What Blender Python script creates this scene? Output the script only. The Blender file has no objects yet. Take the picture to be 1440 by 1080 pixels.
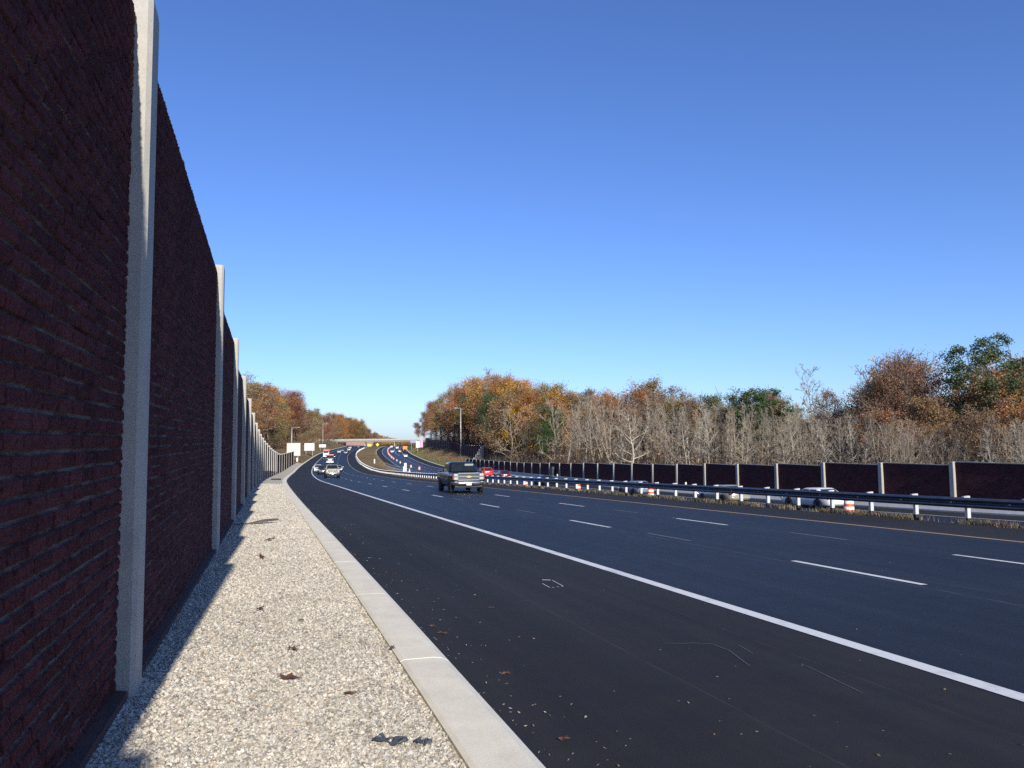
import bpy, bmesh, math, random
import numpy as np
from mathutils import Vector, Matrix
random.seed(7)
RNG = np.random.default_rng(11)
D = bpy.data
SC = bpy.context.scene
COL = SC.collection
rad = math.radians
ZO = 1.69                      # eye height above the reference edge line

# ------------------------------------------------------------------ tagging
def tag(o, label=None, cat=None, group=None, kind=None):
    if label: o['label'] = label
    if cat: o['category'] = cat
    if group: o['group'] = group
    if kind: o['kind'] = kind
    return o

def empty(name, loc=(0, 0, 0), rz=0.0):
    o = D.objects.new(name, None); COL.objects.link(o)
    o.empty_display_size = .3
    o.location = loc; o.rotation_euler = (0, 0, rz)
    return o

def children(o):
    return [c for c in D.objects if c.parent == o]

KIDS = {}
def setparent(o, p):
    if p is not None:
        o.parent = p
        KIDS.setdefault(p.name, []).append(o)
    return o

def copy_tree(o, parent=None):
    c = o.copy(); COL.objects.link(c)
    if parent is not None: setparent(c, parent)
    for ch in KIDS.get(o.name, []): copy_tree(ch, c)
    return c

class MB:
    """collects shapes for ONE mesh object"""
    def __init__(s): s.v = []; s.f = []; s.m = []; s.cur = 0; s.smooth = False; s.sm = []
    def add(s, vs, fs):
        b = len(s.v); s.v += [tuple(p) for p in vs]
        for q in fs: s.f.append([b + i for i in q]); s.m.append(s.cur); s.sm.append(s.smooth)
    def box(s, c, d, rot=None, taper=1.0):
        x, y, z = d[0] / 2, d[1] / 2, d[2] / 2
        vs = [Vector((sx * x * (taper if sz > 0 else 1), sy * y * (taper if sz > 0 else 1), sz * z)) for sz in (-1, 1) for sy in (-1, 1) for sx in (-1, 1)]
        if rot is not None: vs = [rot @ p for p in vs]
        vs = [p + Vector(c) for p in vs]
        s.add(vs, [(0, 2, 3, 1), (4, 5, 7, 6), (0, 1, 5, 4), (2, 6, 7, 3), (0, 4, 6, 2), (1, 3, 7, 5)])
    def bbox(s, c, d, b):
        """box with bevelled edges (chamfer b)"""
        bm = bmesh.new(); bmesh.ops.create_cube(bm, size=1)
        for v in bm.verts: v.co = Vector((v.co.x * d[0], v.co.y * d[1], v.co.z * d[2])) + Vector(c)
        bmesh.ops.bevel(bm, geom=list(bm.edges), offset=b, segments=2, affect='EDGES', profile=.6)
        bm.verts.index_update(); s.add([v.co.copy() for v in bm.verts], [[v.index for v in f.verts] for f in bm.faces]); bm.free()
    def tube(s, p0, p1, r0, r1=None, n=8, cap=True):
        r1 = r0 if r1 is None else r1
        p0 = Vector(p0); p1 = Vector(p1); d = (p1 - p0)
        if d.length < 1e-6: return
        q = d.to_track_quat('Z', 'Y')
        vs = []
        for p, r in ((p0, r0), (p1, r1)):
            for i in range(n):
                a = 2 * math.pi * i / n
                vs.append(p + q @ Vector((r * math.cos(a), r * math.sin(a), 0)))
        fs = [(i, (i + 1) % n, n + (i + 1) % n, n + i) for i in range(n)]
        if cap: fs += [tuple(range(n - 1, -1, -1)), tuple(range(n, 2 * n))]
        s.add(vs, fs)
    def lathe(s, prof, n=16, c=(0, 0, 0), axis='Z'):
        vs = []
        for r, z in prof:
            for i in range(n):
                a = 2 * math.pi * i / n
                p = (r * math.cos(a), r * math.sin(a), z)
                if axis == 'X': p = (p[2], p[0], p[1])
                vs.append((p[0] + c[0], p[1] + c[1], p[2] + c[2]))
        fs = []
        for k in range(len(prof) - 1):
            for i in range(n):
                j = (i + 1) % n
                fs.append((k * n + i, k * n + j, (k + 1) * n + j, (k + 1) * n + i))
        s.add(vs, fs)
    def loft(s, rings, cap=True, closed=True):
        n = len(rings[0]); vs = [p for r in rings for p in r]; fs = []
        for k in range(len(rings) - 1):
            for i in range(n if closed else n - 1):
                j = (i + 1) % n
                fs.append((k * n + i, k * n + j, (k + 1) * n + j, (k + 1) * n + i))
        if cap: fs += [tuple(range(n - 1, -1, -1)), tuple(range((len(rings) - 1) * n, len(rings) * n))]
        s.add(vs, fs)
    def build(s, name, mat=None, parent=None, smooth=None, weld=False):
        me = D.meshes.new(name); me.from_pydata(s.v, [], s.f)
        mats = mat if isinstance(mat, (list, tuple)) else [mat]
        for m in mats:
            if m: me.materials.append(m)
        if len(mats) > 1: me.polygons.foreach_set('material_index', s.m)
        sm = s.sm if smooth is None else [smooth] * len(s.f)
        me.polygons.foreach_set('use_smooth', sm)
        me.update()
        bm = bmesh.new(); bm.from_mesh(me)
        if weld: bmesh.ops.remove_doubles(bm, verts=bm.verts, dist=1e-4)
        bmesh.ops.recalc_face_normals(bm, faces=bm.faces); bm.to_mesh(me); bm.free()
        o = D.objects.new(name, me); COL.objects.link(o)
        setparent(o, parent)
        return o

def np_mesh(name, V, F, mat=None, parent=None, smooth=False, attrs=None, uv=None, mi=None):
    """V (n,3); F (m,k) constant k"""
    V = np.asarray(V, dtype=np.float32); F = np.asarray(F, dtype=np.int32)
    me = D.meshes.new(name); k = F.shape[1]
    me.vertices.add(len(V)); me.vertices.foreach_set('co', V.ravel())
    me.loops.add(F.size); me.loops.foreach_set('vertex_index', F.ravel())
    me.polygons.add(len(F)); me.polygons.foreach_set('loop_start', np.arange(len(F), dtype=np.int32) * k)
    for m in (mat if isinstance(mat, (list, tuple)) else [mat]):
        if m: me.materials.append(m)
    if mi is not None: me.polygons.foreach_set('material_index', np.asarray(mi, dtype=np.int32))
    me.polygons.foreach_set('use_smooth', np.full(len(F), smooth, dtype=bool))
    if uv is not None:
        l = me.uv_layers.new(name='UVMap'); l.data.foreach_set('uv', np.asarray(uv, dtype=np.float32)[F.ravel()].ravel())
    for nm, a in (attrs or {}).items():
        at = me.attributes.new(nm, 'FLOAT', 'POINT'); at.data.foreach_set('value', np.asarray(a, dtype=np.float32))
    me.update(calc_edges=True); me.validate()
    o = D.objects.new(name, me); COL.objects.link(o); setparent(o, parent)
    return o

def grid_faces(nu, nv):
    i = np.arange(nu - 1)[:, None] * nv + np.arange(nv - 1)[None, :]
    return np.stack([i, i + nv, i + nv + 1, i + 1], -1).reshape(-1, 4)

# ------------------------------------------------------------------ materials
def newmat(name):
    m = D.materials.new(name); m.use_nodes = True
    nt = m.node_tree; b = nt.nodes['Principled BSDF']
    return m, nt, b
def nd(nt, t, **k):
    n = nt.nodes.new(t)
    for a, v in k.items():
        if a in n.inputs.keys() if hasattr(n.inputs, 'keys') else False: n.inputs[a].default_value = v
        else: setattr(n, a, v)
    return n
def L(nt, a, b): nt.links.new(a, b)
def ramp(nt, fac, stops, interp='LINEAR'):
    r = nt.nodes.new('ShaderNodeValToRGB'); r.color_ramp.interpolation = interp
    e = r.color_ramp.elements
    while len(e) < len(stops): e.new(.5)
    for i, (p, c) in enumerate(stops):
        e[i].position = p; e[i].color = (c[0], c[1], c[2], 1) if len(c) == 3 else c
    L(nt, fac, r.inputs[0]); return r
def g3(v): return (v, v, v)
def mixc(nt, fac, a, b, mode='MIX'):
    m = nt.nodes.new('ShaderNodeMix'); m.data_type = 'RGBA'; m.blend_type = mode
    for k, x in ((0, fac), (6, a), (7, b)):
        if hasattr(x, 'is_linked') or isinstance(x, bpy.types.NodeSocket): L(nt, x, m.inputs[k])
        else: m.inputs[k].default_value = x if k == 0 else (x[0], x[1], x[2], 1)
    return m.outputs[2]
def mathn(nt, op, a, b=None, c=None):
    m = nt.nodes.new('ShaderNodeMath'); m.operation = op
    for i, x in enumerate((a, b, c)):
        if x is None: continue
        if isinstance(x, bpy.types.NodeSocket): L(nt, x, m.inputs[i])
        else: m.inputs[i].default_value = x
    return m.outputs[0]
def noise(nt, vec, scale, detail=4, rough=.6, dist=0):
    n = nt.nodes.new('ShaderNodeTexNoise'); n.inputs['Scale'].default_value = scale
    n.inputs['Detail'].default_value = detail; n.inputs['Roughness'].default_value = rough; n.inputs['Distortion'].default_value = dist
    if vec is not None: L(nt, vec, n.inputs['Vector'])
    return n.outputs['Fac']
def voro(nt, vec, scale, feature='F1', rnd=1):
    n = nt.nodes.new('ShaderNodeTexVoronoi'); n.feature = feature; n.inputs['Scale'].default_value = scale; n.inputs['Randomness'].default_value = rnd
    L(nt, vec, n.inputs['Vector']); return n
def mapv(nt, vec, sc, loc=(0, 0, 0)):
    m = nt.nodes.new('ShaderNodeMapping'); m.inputs['Scale'].default_value = sc; m.inputs['Location'].default_value = loc
    L(nt, vec, m.inputs['Vector']); return m.outputs[0]
def uvn(nt): return nt.nodes.new('ShaderNodeTexCoord').outputs['UV']
def objn(nt): return nt.nodes.new('ShaderNodeTexCoord').outputs['Object']
def posn(nt): return nt.nodes.new('ShaderNodeNewGeometry').outputs['Position']
def bump(nt, b, h, strength=.3, dist=.01):
    n = nt.nodes.new('ShaderNodeBump'); n.inputs['Strength'].default_value = strength; n.inputs['Distance'].default_value = dist
    L(nt, h, n.inputs['Height']); L(nt, n.outputs[0], b.inputs['Normal'])
def basic(name, col, rough=.6, metal=0, spec=None, var=.12, scale=8, coat=0, bmp=0, dirt=None):
    m, nt, b = newmat(name)
    f = noise(nt, objn(nt), scale, 5)
    lo = [c * (1 - var) for c in col]; hi = [min(1, c * (1 + var)) for c in col]
    r = ramp(nt, f, [(.3, lo), (.7, hi)])
    out = r.outputs[0]
    if dirt:
        d = noise(nt, objn(nt), 2.3, 6, .7); dr = ramp(nt, d, [(.5, g3(0)), (.72, g3(1))])
        out = mixc(nt, dr.outputs[0], out, dirt)
    L(nt, out, b.inputs['Base Color'])
    b.inputs['Roughness'].default_value = rough; b.inputs['Metallic'].default_value = metal
    if spec is not None: b.inputs['Specular IOR Level'].default_value = spec
    if coat: b.inputs['Coat Weight'].default_value = coat; b.inputs['Coat Roughness'].default_value = .06
    if bmp: bump(nt, b, noise(nt, objn(nt), scale * 6, 6, .7), bmp, .01)
    return m

def asphalt(name, col, rough, patch=.25, speck=.4, seams=()):
    m, nt, b = newmat(name); uv = uvn(nt)
    fine = noise(nt, uv, 95, 3, .8)
    mid = noise(nt, uv, 3.1, 6, .65)
    streak = noise(nt, mapv(nt, uv, (.035, 1.9, 1)), 1.0, 5, .6)
    big = noise(nt, uv, .13, 4, .6)
    c0 = ramp(nt, fine, [(.3, [c * .52 for c in col]), (.72, [c * 1.7 for c in col])]).outputs[0]
    a = ramp(nt, streak, [(.3, g3(1 - patch)), (.7, g3(1 + patch))]).outputs[0]
    c1 = mixc(nt, 1, c0, a, 'MULTIPLY')
    a2 = ramp(nt, mid, [(.3, g3(.88)), (.7, g3(1.12))]).outputs[0]
    c1 = mixc(nt, 1, c1, a2, 'MULTIPLY')
    a3 = ramp(nt, big, [(.35, g3(.86)), (.65, g3(1.15))]).outputs[0]
    c1 = mixc(nt, 1, c1, a3, 'MULTIPLY')
    v = voro(nt, uv, 9.0)
    rnd = nt.nodes.new('ShaderNodeSeparateColor'); L(nt, v.outputs['Color'], rnd.inputs[0])
    lim = mathn(nt, 'MULTIPLY', mathn(nt, 'GREATER_THAN', rnd.outputs[0], .72), mathn(nt, 'MULTIPLY', rnd.outputs[1], .085))
    sp = mathn(nt, 'LESS_THAN', v.outputs['Distance'], lim)
    sp = mathn(nt, 'MULTIPLY', sp, speck)
    c1 = mixc(nt, sp, c1, (.42, .40, .36))
    sep = nt.nodes.new('ShaderNodeSeparateXYZ'); L(nt, uv, sep.inputs[0])
    for t0, wd, amt in seams:                                       # paving joints along the lane
        w = mathn(nt, 'ADD', sep.outputs[1], mathn(nt, 'MULTIPLY', mathn(nt, 'SUBTRACT', noise(nt, mapv(nt, uv, (.5, 0, 0)), 1.0, 5), .5), .08))
        d = mathn(nt, 'ABSOLUTE', mathn(nt, 'SUBTRACT', w, t0))
        mk = mathn(nt, 'LESS_THAN', d, wd)
        mk = mathn(nt, 'MULTIPLY', mk, mathn(nt, 'MULTIPLY', ramp(nt, noise(nt, mapv(nt, uv, (1.3, 20, 1)), 2.0, 5, .8), [(.42, g3(0)), (.62, g3(1))]).outputs[0], amt))
        c1 = mixc(nt, mk, c1, (.16, .155, .15))
    L(nt, c1, b.inputs['Base Color'])
    rr = ramp(nt, mid, [(.3, g3(rough - .06)), (.7, g3(rough + .06))]).outputs[0]
    L(nt, rr, b.inputs['Roughness']); b.inputs['Specular IOR Level'].default_value = .22
    bump(nt, b, fine, .35, .006)
    return m

def concrete(name, col, var=.14, stain=.35, sc=1.0, use_uv=False):
    m, nt, b = newmat(name); v = uvn(nt) if use_uv else objn(nt)
    f1 = noise(nt, v, 3 * sc, 6, .65); f2 = noise(nt, v, 60 * sc, 3, .7); f3 = noise(nt, mapv(nt, v, (1.6, 1.6, .22)), 1.6 * sc, 5, .65)
    c = ramp(nt, f1, [(.3, [x * (1 - var) for x in col]), (.7, [min(1, x * (1 + var)) for x in col])]).outputs[0]
    c = mixc(nt, 1, c, ramp(nt, f2, [(.3, g3(.9)), (.7, g3(1.08))]).outputs[0], 'MULTIPLY')
    st = ramp(nt, f3, [(.52, g3(0)), (.75, g3(stain))]).outputs[0]
    c = mixc(nt, st, c, [x * y for x, y in zip(col, (.66, .62, .55))])
    pit = mathn(nt, 'LESS_THAN', voro(nt, v, 14 * sc).outputs['Distance'], .055)
    c = mixc(nt, mathn(nt, 'MULTIPLY', pit, .5), c, [x * .45 for x in col])
    L(nt, c, b.inputs['Base Color']); b.inputs['Roughness'].default_value = .85
    bump(nt, b, f2, .25, .006)
    return m

def leafmat(name, col, var=.4, hue=.035):
    m, nt, b = newmat(name)
    oi = nt.nodes.new('ShaderNodeObjectInfo')
    g = nt.nodes.new('ShaderNodeNewGeometry')
    n1 = noise(nt, objn(nt), .55, 3, .6)
    rp = g.outputs['Random Per Island']
    h = nt.nodes.new('ShaderNodeHueSaturation')
    hv = mathn(nt, 'ADD', mathn(nt, 'MULTIPLY', mathn(nt, 'SUBTRACT', n1, .5), hue * 2.2), mathn(nt, 'ADD', .5, mathn(nt, 'MULTIPLY', mathn(nt, 'SUBTRACT', oi.outputs['Random'], .5), hue)))
    L(nt, hv, h.inputs['Hue'])
    vv = mathn(nt, 'ADD', 1 - var, mathn(nt, 'MULTIPLY', rp, var * 2)); L(nt, vv, h.inputs['Value'])
    L(nt, mathn(nt, 'ADD', .85, mathn(nt, 'MULTIPLY', oi.outputs['Random'], .3)), h.inputs['Saturation'])
    h.inputs['Color'].default_value = (*col, 1)
    L(nt, h.outputs[0], b.inputs['Base Color']); b.inputs['Roughness'].default_value = .65
    b.inputs['Specular IOR Level'].default_value = .25
    tr = nt.nodes.new('ShaderNodeBsdfTranslucent'); L(nt, h.outputs[0], tr.inputs[0])
    mx = nt.nodes.new('ShaderNodeMixShader'); mx.inputs[0].default_value = .25
    L(nt, b.outputs[0], mx.inputs[1]); L(nt, tr.outputs[0], mx.inputs[2])
    L(nt, mx.outputs[0], nt.nodes['Material Output'].inputs[0])
    return m

def barkmat(name, col, var=.3):
    m, nt, b = newmat(name); v = objn(nt)
    f = noise(nt, mapv(nt, v, (3, 3, .6)), 1.5, 5, .7)
    c = ramp(nt, f, [(.3, [x * (1 - var) for x in col]), (.7, [x * (1 + var) for x in col])]).outputs[0]
    oi = nt.nodes.new('ShaderNodeObjectInfo')
    c = mixc(nt, 1, c, ramp(nt, oi.outputs['Random'], [(0, g3(.78)), (1, g3(1.22))]).outputs[0], 'MULTIPLY')
    L(nt, c, b.inputs['Base Color']); b.inputs['Roughness'].default_value = .9
    return m

def groundmat(name, c1, c2, c3, sc=1.0):
    m, nt, b = newmat(name); v = posn(nt)
    f = noise(nt, v, .35 * sc, 6, .7); f2 = noise(nt, v, 6 * sc, 5, .75); f3 = noise(nt, v, .06 * sc, 3, .6)
    c = ramp(nt, f, [(.35, c1), (.52, c2), (.68, c3)]).outputs[0]
    c = mixc(nt, 1, c, ramp(nt, f2, [(.25, g3(.6)), (.75, g3(1.4))]).outputs[0], 'MULTIPLY')
    c = mixc(nt, 1, c, ramp(nt, f3, [(.35, g3(.8)), (.65, g3(1.2))]).outputs[0], 'MULTIPLY')
    L(nt, c, b.inputs['Base Color']); b.inputs['Roughness'].default_value = .95; b.inputs['Specular IOR Level'].default_value = .1
    bump(nt, b, f2, .8, .06)
    return m

def brickmat(name, attr, brick, mortar):
    m, nt, b = newmat(name); uv = uvn(nt)
    wob = nt.nodes.new('ShaderNodeVectorMath'); wob.operation = 'MULTIPLY_ADD'
    nz = nt.nodes.new('ShaderNodeTexNoise'); nz.inputs['Scale'].default_value = 7; L(nt, uv, nz.inputs['Vector'])
    L(nt, nz.outputs['Color'], wob.inputs[0]); wob.inputs[1].default_value = (.012, .012, 0); L(nt, uv, wob.inputs[2])
    bt = nt.nodes.new('ShaderNodeTexBrick'); L(nt, wob.outputs[0], bt.inputs['Vector'])
    bt.offset = .5; bt.offset_frequency = 2; bt.squash = 1
    for k, x in (('Scale', 1), ('Mortar Size', .006), ('Mortar Smooth', .25), ('Bias', 0), ('Brick Width', .24), ('Row Height', .086)): bt.inputs[k].default_value = x
    bt.inputs['Color1'].default_value = (0, 0, 0, 1); bt.inputs['Color2'].default_value = (1, 1, 1, 1); bt.inputs['Mortar'].default_value = (.5, .5, .5, 1)
    f = noise(nt, uv, 42, 4, .75); f2 = noise(nt, uv, .8, 4, .6)
    if attr:
        a = nt.nodes.new('ShaderNodeAttribute'); a.attribute_name = 'joint'; jt = a.outputs['Fac']
        a2 = nt.nodes.new('ShaderNodeAttribute'); a2.attribute_name = 'tint'; tn = a2.outputs['Fac']
    else:
        jt = bt.outputs['Fac']; s = nt.nodes.new('ShaderNodeSeparateColor'); L(nt, bt.outputs['Color'], s.inputs[0]); tn = s.outputs[0]
    c = ramp(nt, tn, [(0, [x * .72 for x in brick]), (1, [x * 1.28 for x in brick])]).outputs[0]
    c = mixc(nt, 1, c, ramp(nt, f, [(.3, g3(.55)), (.72, g3(1.5))]).outputs[0], 'MULTIPLY')
    c = mixc(nt, 1, c, ramp(nt, f2, [(.35, g3(.82)), (.65, g3(1.18))]).outputs[0], 'MULTIPLY')
    pt = ramp(nt, noise(nt, mapv(nt, uv, (1.2, 5, 1)), 1.6, 5, .7), [(.40, g3(.05)), (.60, g3(1))]).outputs[0]
    mort = mixc(nt, pt, [x * .62 for x in brick], mortar)
    c = mixc(nt, jt, c, mort)
    if attr:
        a3 = nt.nodes.new('ShaderNodeAttribute'); a3.attribute_name = 'upright'; c = mixc(nt, a3.outputs['Fac'], c, [x * .22 for x in brick])  # upright joints: dark mortar, with recess shade painted into the colour
    L(nt, c, b.inputs['Base Color']); b.inputs['Roughness'].default_value = .93; b.inputs['Specular IOR Level'].default_value = .2
    if attr: bump(nt, b, f, .55, .012)
    else:
        h = mathn(nt, 'SUBTRACT', mathn(nt, 'MULTIPLY', f, .5), jt); bump(nt, b, h, .8, .02)
    return m

def carpaint(name, col, metal=.0, rough=.28):
    m, nt, b = newmat(name)
    f = noise(nt, objn(nt), 2.2, 5, .7)
    c = mixc(nt, ramp(nt, f, [(.45, g3(0)), (.75, g3(.35))]).outputs[0], col, [x * .8 + .006 for x in col])
    L(nt, c, b.inputs['Base Color']); b.inputs['Metallic'].default_value = metal
    b.inputs['Roughness'].default_value = rough; b.inputs['Coat Weight'].default_value = .35; b.inputs['Coat Roughness'].default_value = .1
    return m
def glassmat(name, col=(.012, .016, .02)):
    m, nt, b = newmat(name); f = noise(nt, objn(nt), 3, 3)
    L(nt, ramp(nt, f, [(.3, col), (.7, [x * 1.8 for x in col])]).outputs[0], b.inputs['Base Color'])
    b.inputs['Roughness'].default_value = .06; b.inputs['Specular IOR Level'].default_value = .3
    return m

M = {}
M['lane'] = asphalt('lane_asphalt', (.0155, .0165, .0192), .58, .32, .25, seams=((3.45, .016, .7), (7.5, .014, .6), (-.2, .03, .35)))
M['shoulder'] = asphalt('shoulder_asphalt', (.0205, .0198, .0200), .8, .2, .7, seams=((-2.1, .010, .2), (-.75, .007, .2)))
M['farlane'] = asphalt('far_asphalt', (.019, .022, .031), .5, .18, .1)
M['kerb'] = concrete('kerb_concrete', (.84, .77, .60), .10, .34, 1.0, True)
M['conc'] = concrete('post_concrete', (.40, .382, .335), .12, .5)
M['bridge'] = concrete('bridge_concrete', (.40, .38, .315), .14, .4, .2)
M['concw'] = concrete('pale_concrete', (.58, .56, .52), .12, .3)
M['gravelbase'] = None
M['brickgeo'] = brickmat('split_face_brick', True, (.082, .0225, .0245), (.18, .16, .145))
M['brick'] = brickmat('brick_panel', False, (.078, .0225, .025), (.13, .11, .105))
M['white'] = basic('road_paint_white', (.72, .72, .69), .7, var=.08, scale=30, dirt=(.42, .42, .41))
M['faint'] = basic('worn_paint', (.115, .115, .118), .7, var=.4, scale=14)
M['yellow'] = basic('road_paint_yellow', (.50, .32, .14), .7, var=.12, scale=20, dirt=(.36, .27, .17))
M['galv'] = basic('galvanised_steel', (.13, .14, .155), .42, .8, var=.15, scale=5, dirt=(.2, .2, .2))
M['galvpost'] = basic('galvanised_post', (.56, .57, .57), .55, .2, var=.12, scale=9)
M['rubber'] = basic('black_rubber', (.018, .018, .019), .8, var=.2)
M['dark'] = basic('dark_plastic', (.02, .02, .022), .6, var=.2)
M['chrome'] = basic('chrome', (.42, .43, .44), .18, 1.0, var=.08)
M['bumper'] = basic('satin_bumper', (.36, .36, .37), .32, .9, var=.1)
M['alloy'] = basic('alloy', (.38, .39, .40), .35, .8, var=.1)
M['glass'] = glassmat('car_glass')
M['lamp'] = basic('lamp_lens', (.42, .42, .40), .12, 0, var=.05, coat=1)
M['amber'] = basic('amber_lens', (.22, .055, .02), .2, 0, var=.1, coat=1)
M['tail'] = basic('tail_lens', (.35, .015, .012), .2, 0, var=.1, coat=1)
M['plate'] = basic('plate', (.72, .70, .60), .5, 0, var=.05)
M['gold'] = basic('gold_emblem', (.62, .44, .12), .3, .6, var=.05)
M['orange'] = basic('barrel_orange', (.75, .13, .03), .5, var=.1)
M['barrelwhite'] = basic('barrel_white', (.78, .76, .74), .45, var=.08)
M['signback'] = basic('sign_back', (.52, .50, .45), .55, 0.0, var=.06, scale=2)
M['signwhite'] = basic('sign_white', (.60, .60, .58), .5, var=.05, scale=2)
M['signyellow'] = basic('sign_yellow', (.78, .68, .02), .45, var=.05)
M['signorange'] = basic('sign_orange', (.85, .20, .02), .45, var=.05)
M['signblue'] = basic('sign_blue', (.22, .25, .48), .5, var=.1)
M['signpink'] = basic('sign_pink', (.58, .34, .50), .5, var=.15)
M['pole'] = basic('pole_grey', (.40, .40, .40), .5, .3, var=.08, scale=2)
M['wood'] = basic('weathered_wood', (.10, .085, .065), .9, var=.4, scale=14, bmp=.4)
M['plastic'] = basic('black_film', (.055, .062, .075), .35, var=.3, scale=20)
M['leafdry'] = basic('dry_leaf', (.11, .045, .022), .8, var=.5, scale=25)
M['grassdry'] = groundmat('dry_grass_ground', (.17, .115, .05), (.21, .145, .07), (.13, .12, .04))
M['grassgreen'] = groundmat('green_brown_grass', (.085, .115, .025), (.13, .125, .04), (.19, .13, .06))
M['forest'] = groundmat('forest_floor', (.09, .055, .03), (.12, .075, .04), (.07, .05, .03))
M['straw'] = leafmat('straw_blades', (.27, .205, .12), .4, .03)
M['weed'] = leafmat('weed_blades', (.13, .16, .03), .4, .04)
LEAF = dict(orange=(.335, .155, .036), gold=(.385, .215, .046), russet=(.245, .108, .040), olive=(.195, .150, .055), green=(.060, .080, .030),
            maroon=(.15, .052, .036), brown=(.205, .128, .072), pine=(.058, .084, .030), rose=(.245, .125, .070), tan=(.27, .195, .115))
for k, c in LEAF.items(): M['leaf_' + k] = leafmat(k + '_leaves', [x * 1.35 for x in c])
M['bark'] = barkmat('brown_bark', (.115, .090, .068))
M['barkgrey'] = barkmat('grey_bark', (.255, .212, .158))
M['barkpale'] = barkmat('pale_bark', (.36, .32, .25))
M['barkdark'] = barkmat('dark_bark', (.050, .038, .032))
# ------------------------------------------------------------------ road alignments (plan curve, grade line)
S0 = -40
S = np.arange(S0, 760, 1.0)
KK = [0, 30, 60, 90, 120, 150, 190, 240, 300, 400, 520, 700.]
KZ = [0, 40, 80, 120, 160, 200, 260, 340, 450, 600, 760.]
class Align:
    def __init__(a, head, x0, z0, cf, kap, gr, tmin, tmax):
        k = np.interp(S, KK, kap); g = np.interp(S, KZ, gr)
        th = head + np.cumsum(k); th = th - th[-S0] + head
        x = np.cumsum(np.sin(th)); y = np.cumsum(np.cos(th)); z = np.cumsum(g)
        a.x = x - x[-S0] + x0; a.y = y - y[-S0]; a.z = z - z[-S0] + z0 + ZO; a.th = th; a.cf = cf; a.tmin = tmin; a.tmax = tmax
    def P(a, s, t, dz=0.0):
        s = np.asarray(s, float); t = np.asarray(t, float); s, t = np.broadcast_arrays(s, t)
        th = np.interp(s, S, a.th); z = np.interp(s, S, a.z)
        return np.stack([np.interp(s, S, a.x) + t * np.cos(th), np.interp(s, S, a.y) - t * np.sin(th), z - a.cf * np.clip(t, a.tmin, a.tmax) + dz], -1)
    def p(a, s, t, dz=0.0): return Vector(a.P(s, t, dz).tolist())
    def h(a, s): return float(np.interp(s, S, a.th))
    def st(a, x, y):
        x = np.asarray(x, float).ravel(); y = np.asarray(y, float).ravel()
        so = np.empty(len(x)); to = np.empty(len(x)); zo = np.empty(len(x))
        for i in range(0, len(x), 4000):
            X = x[i:i + 4000, None] - a.x; Y = y[i:i + 4000, None] - a.y
            j = (X * X + Y * Y).argmin(1); r = np.arange(len(j)); th = a.th[j]
            dx = X[r, j]; dy = Y[r, j]
            to[i:i + 4000] = dx * np.cos(th) - dy * np.sin(th); so[i:i + 4000] = S[j] + dx * np.sin(th) + dy * np.cos(th); zo[i:i + 4000] = a.z[j]
        return so, to, zo
NB = Align(-0.3038689, 5.3117824, -1.6861496, 0.0267375,
           [-0.0011988, 0.0003629, 0.0002676, 0.0008745, 0.000124, 0.0002015, 0.0003245, 0.0004177, 0.0001255, 0.0003793, 0.0001924, -0.0004349],
           [-0.0301234, -0.0308601, -0.0352815, -0.0311416, -0.0284323, -0.0092769, -0.0011375, 0.007649, 0.006395, 0.0052568, 0.0045752], -6.2, 15.2)
SB = Align(-0.3268212, 35.5006348, -2.3761223, 0.0257986,
           [0.0002796, 0.0007584, 0.0010226, 0.0009527, 0.0005, 0.0001341, 0.0002255, 0.0003139, -0.0003025, 0.0004795, 0.0003235, -0.0003186],
           [-0.0513209, -0.0392117, -0.0284275, -0.0192789, -0.0185303, -0.0200342, -0.0071735, 0.0129961, 0.0152145, 0.000678, -0.0136215], -14.3, 5.0)
def sbedge(s): return np.interp(s, [0, 60, 170], [-13.55, -13.6, -14.17])

def strip(name, A, t0, t1, s0, s1, mat, dz=0.0, ds=2.0, nt=2, label=None, kind='structure', dz1=None):
    s = np.linspace(s0, s1, max(2, int((s1 - s0) / ds) + 1))
    a = np.array([t0(x) if callable(t0) else t0 for x in s]); b = np.array([t1(x) if callable(t1) else t1 for x in s])
    w = np.linspace(0, 1, nt); t = a[:, None] * (1 - w) + b[:, None] * w
    dd = dz + (0 if dz1 is None else (dz1 - dz) * w[None, :])
    V = A.P(s[:, None], t, dd).reshape(-1, 3)
    uv = np.stack([np.broadcast_to(s[:, None], t.shape), t], -1).reshape(-1, 2)
    F = grid_faces(len(s), nt)[:, ::-1]
    o = np_mesh(name, V, F, mat, uv=uv)
    if label: tag(o, label, None, None, kind)
    return o
def dashes(name, A, t, starts, ln, wd, mat, label, dz=.005):
    V = []; F = []; U = []
    for s in starts:
        ss = np.linspace(s, s + ln, 3); p = A.P(ss[:, None], np.array([[t - wd / 2, t + wd / 2]]), dz).reshape(-1, 3)
        b = len(V); V += p.tolist(); U += [(a, c) for a in ss for c in (t - wd / 2, t + wd / 2)]
        F += [(b, b + 1, b + 3, b + 2), (b + 2, b + 3, b + 5, b + 4)]
    o = np_mesh(name, V, F, mat, uv=U); return tag(o, label, None, None, 'structure')

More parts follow.
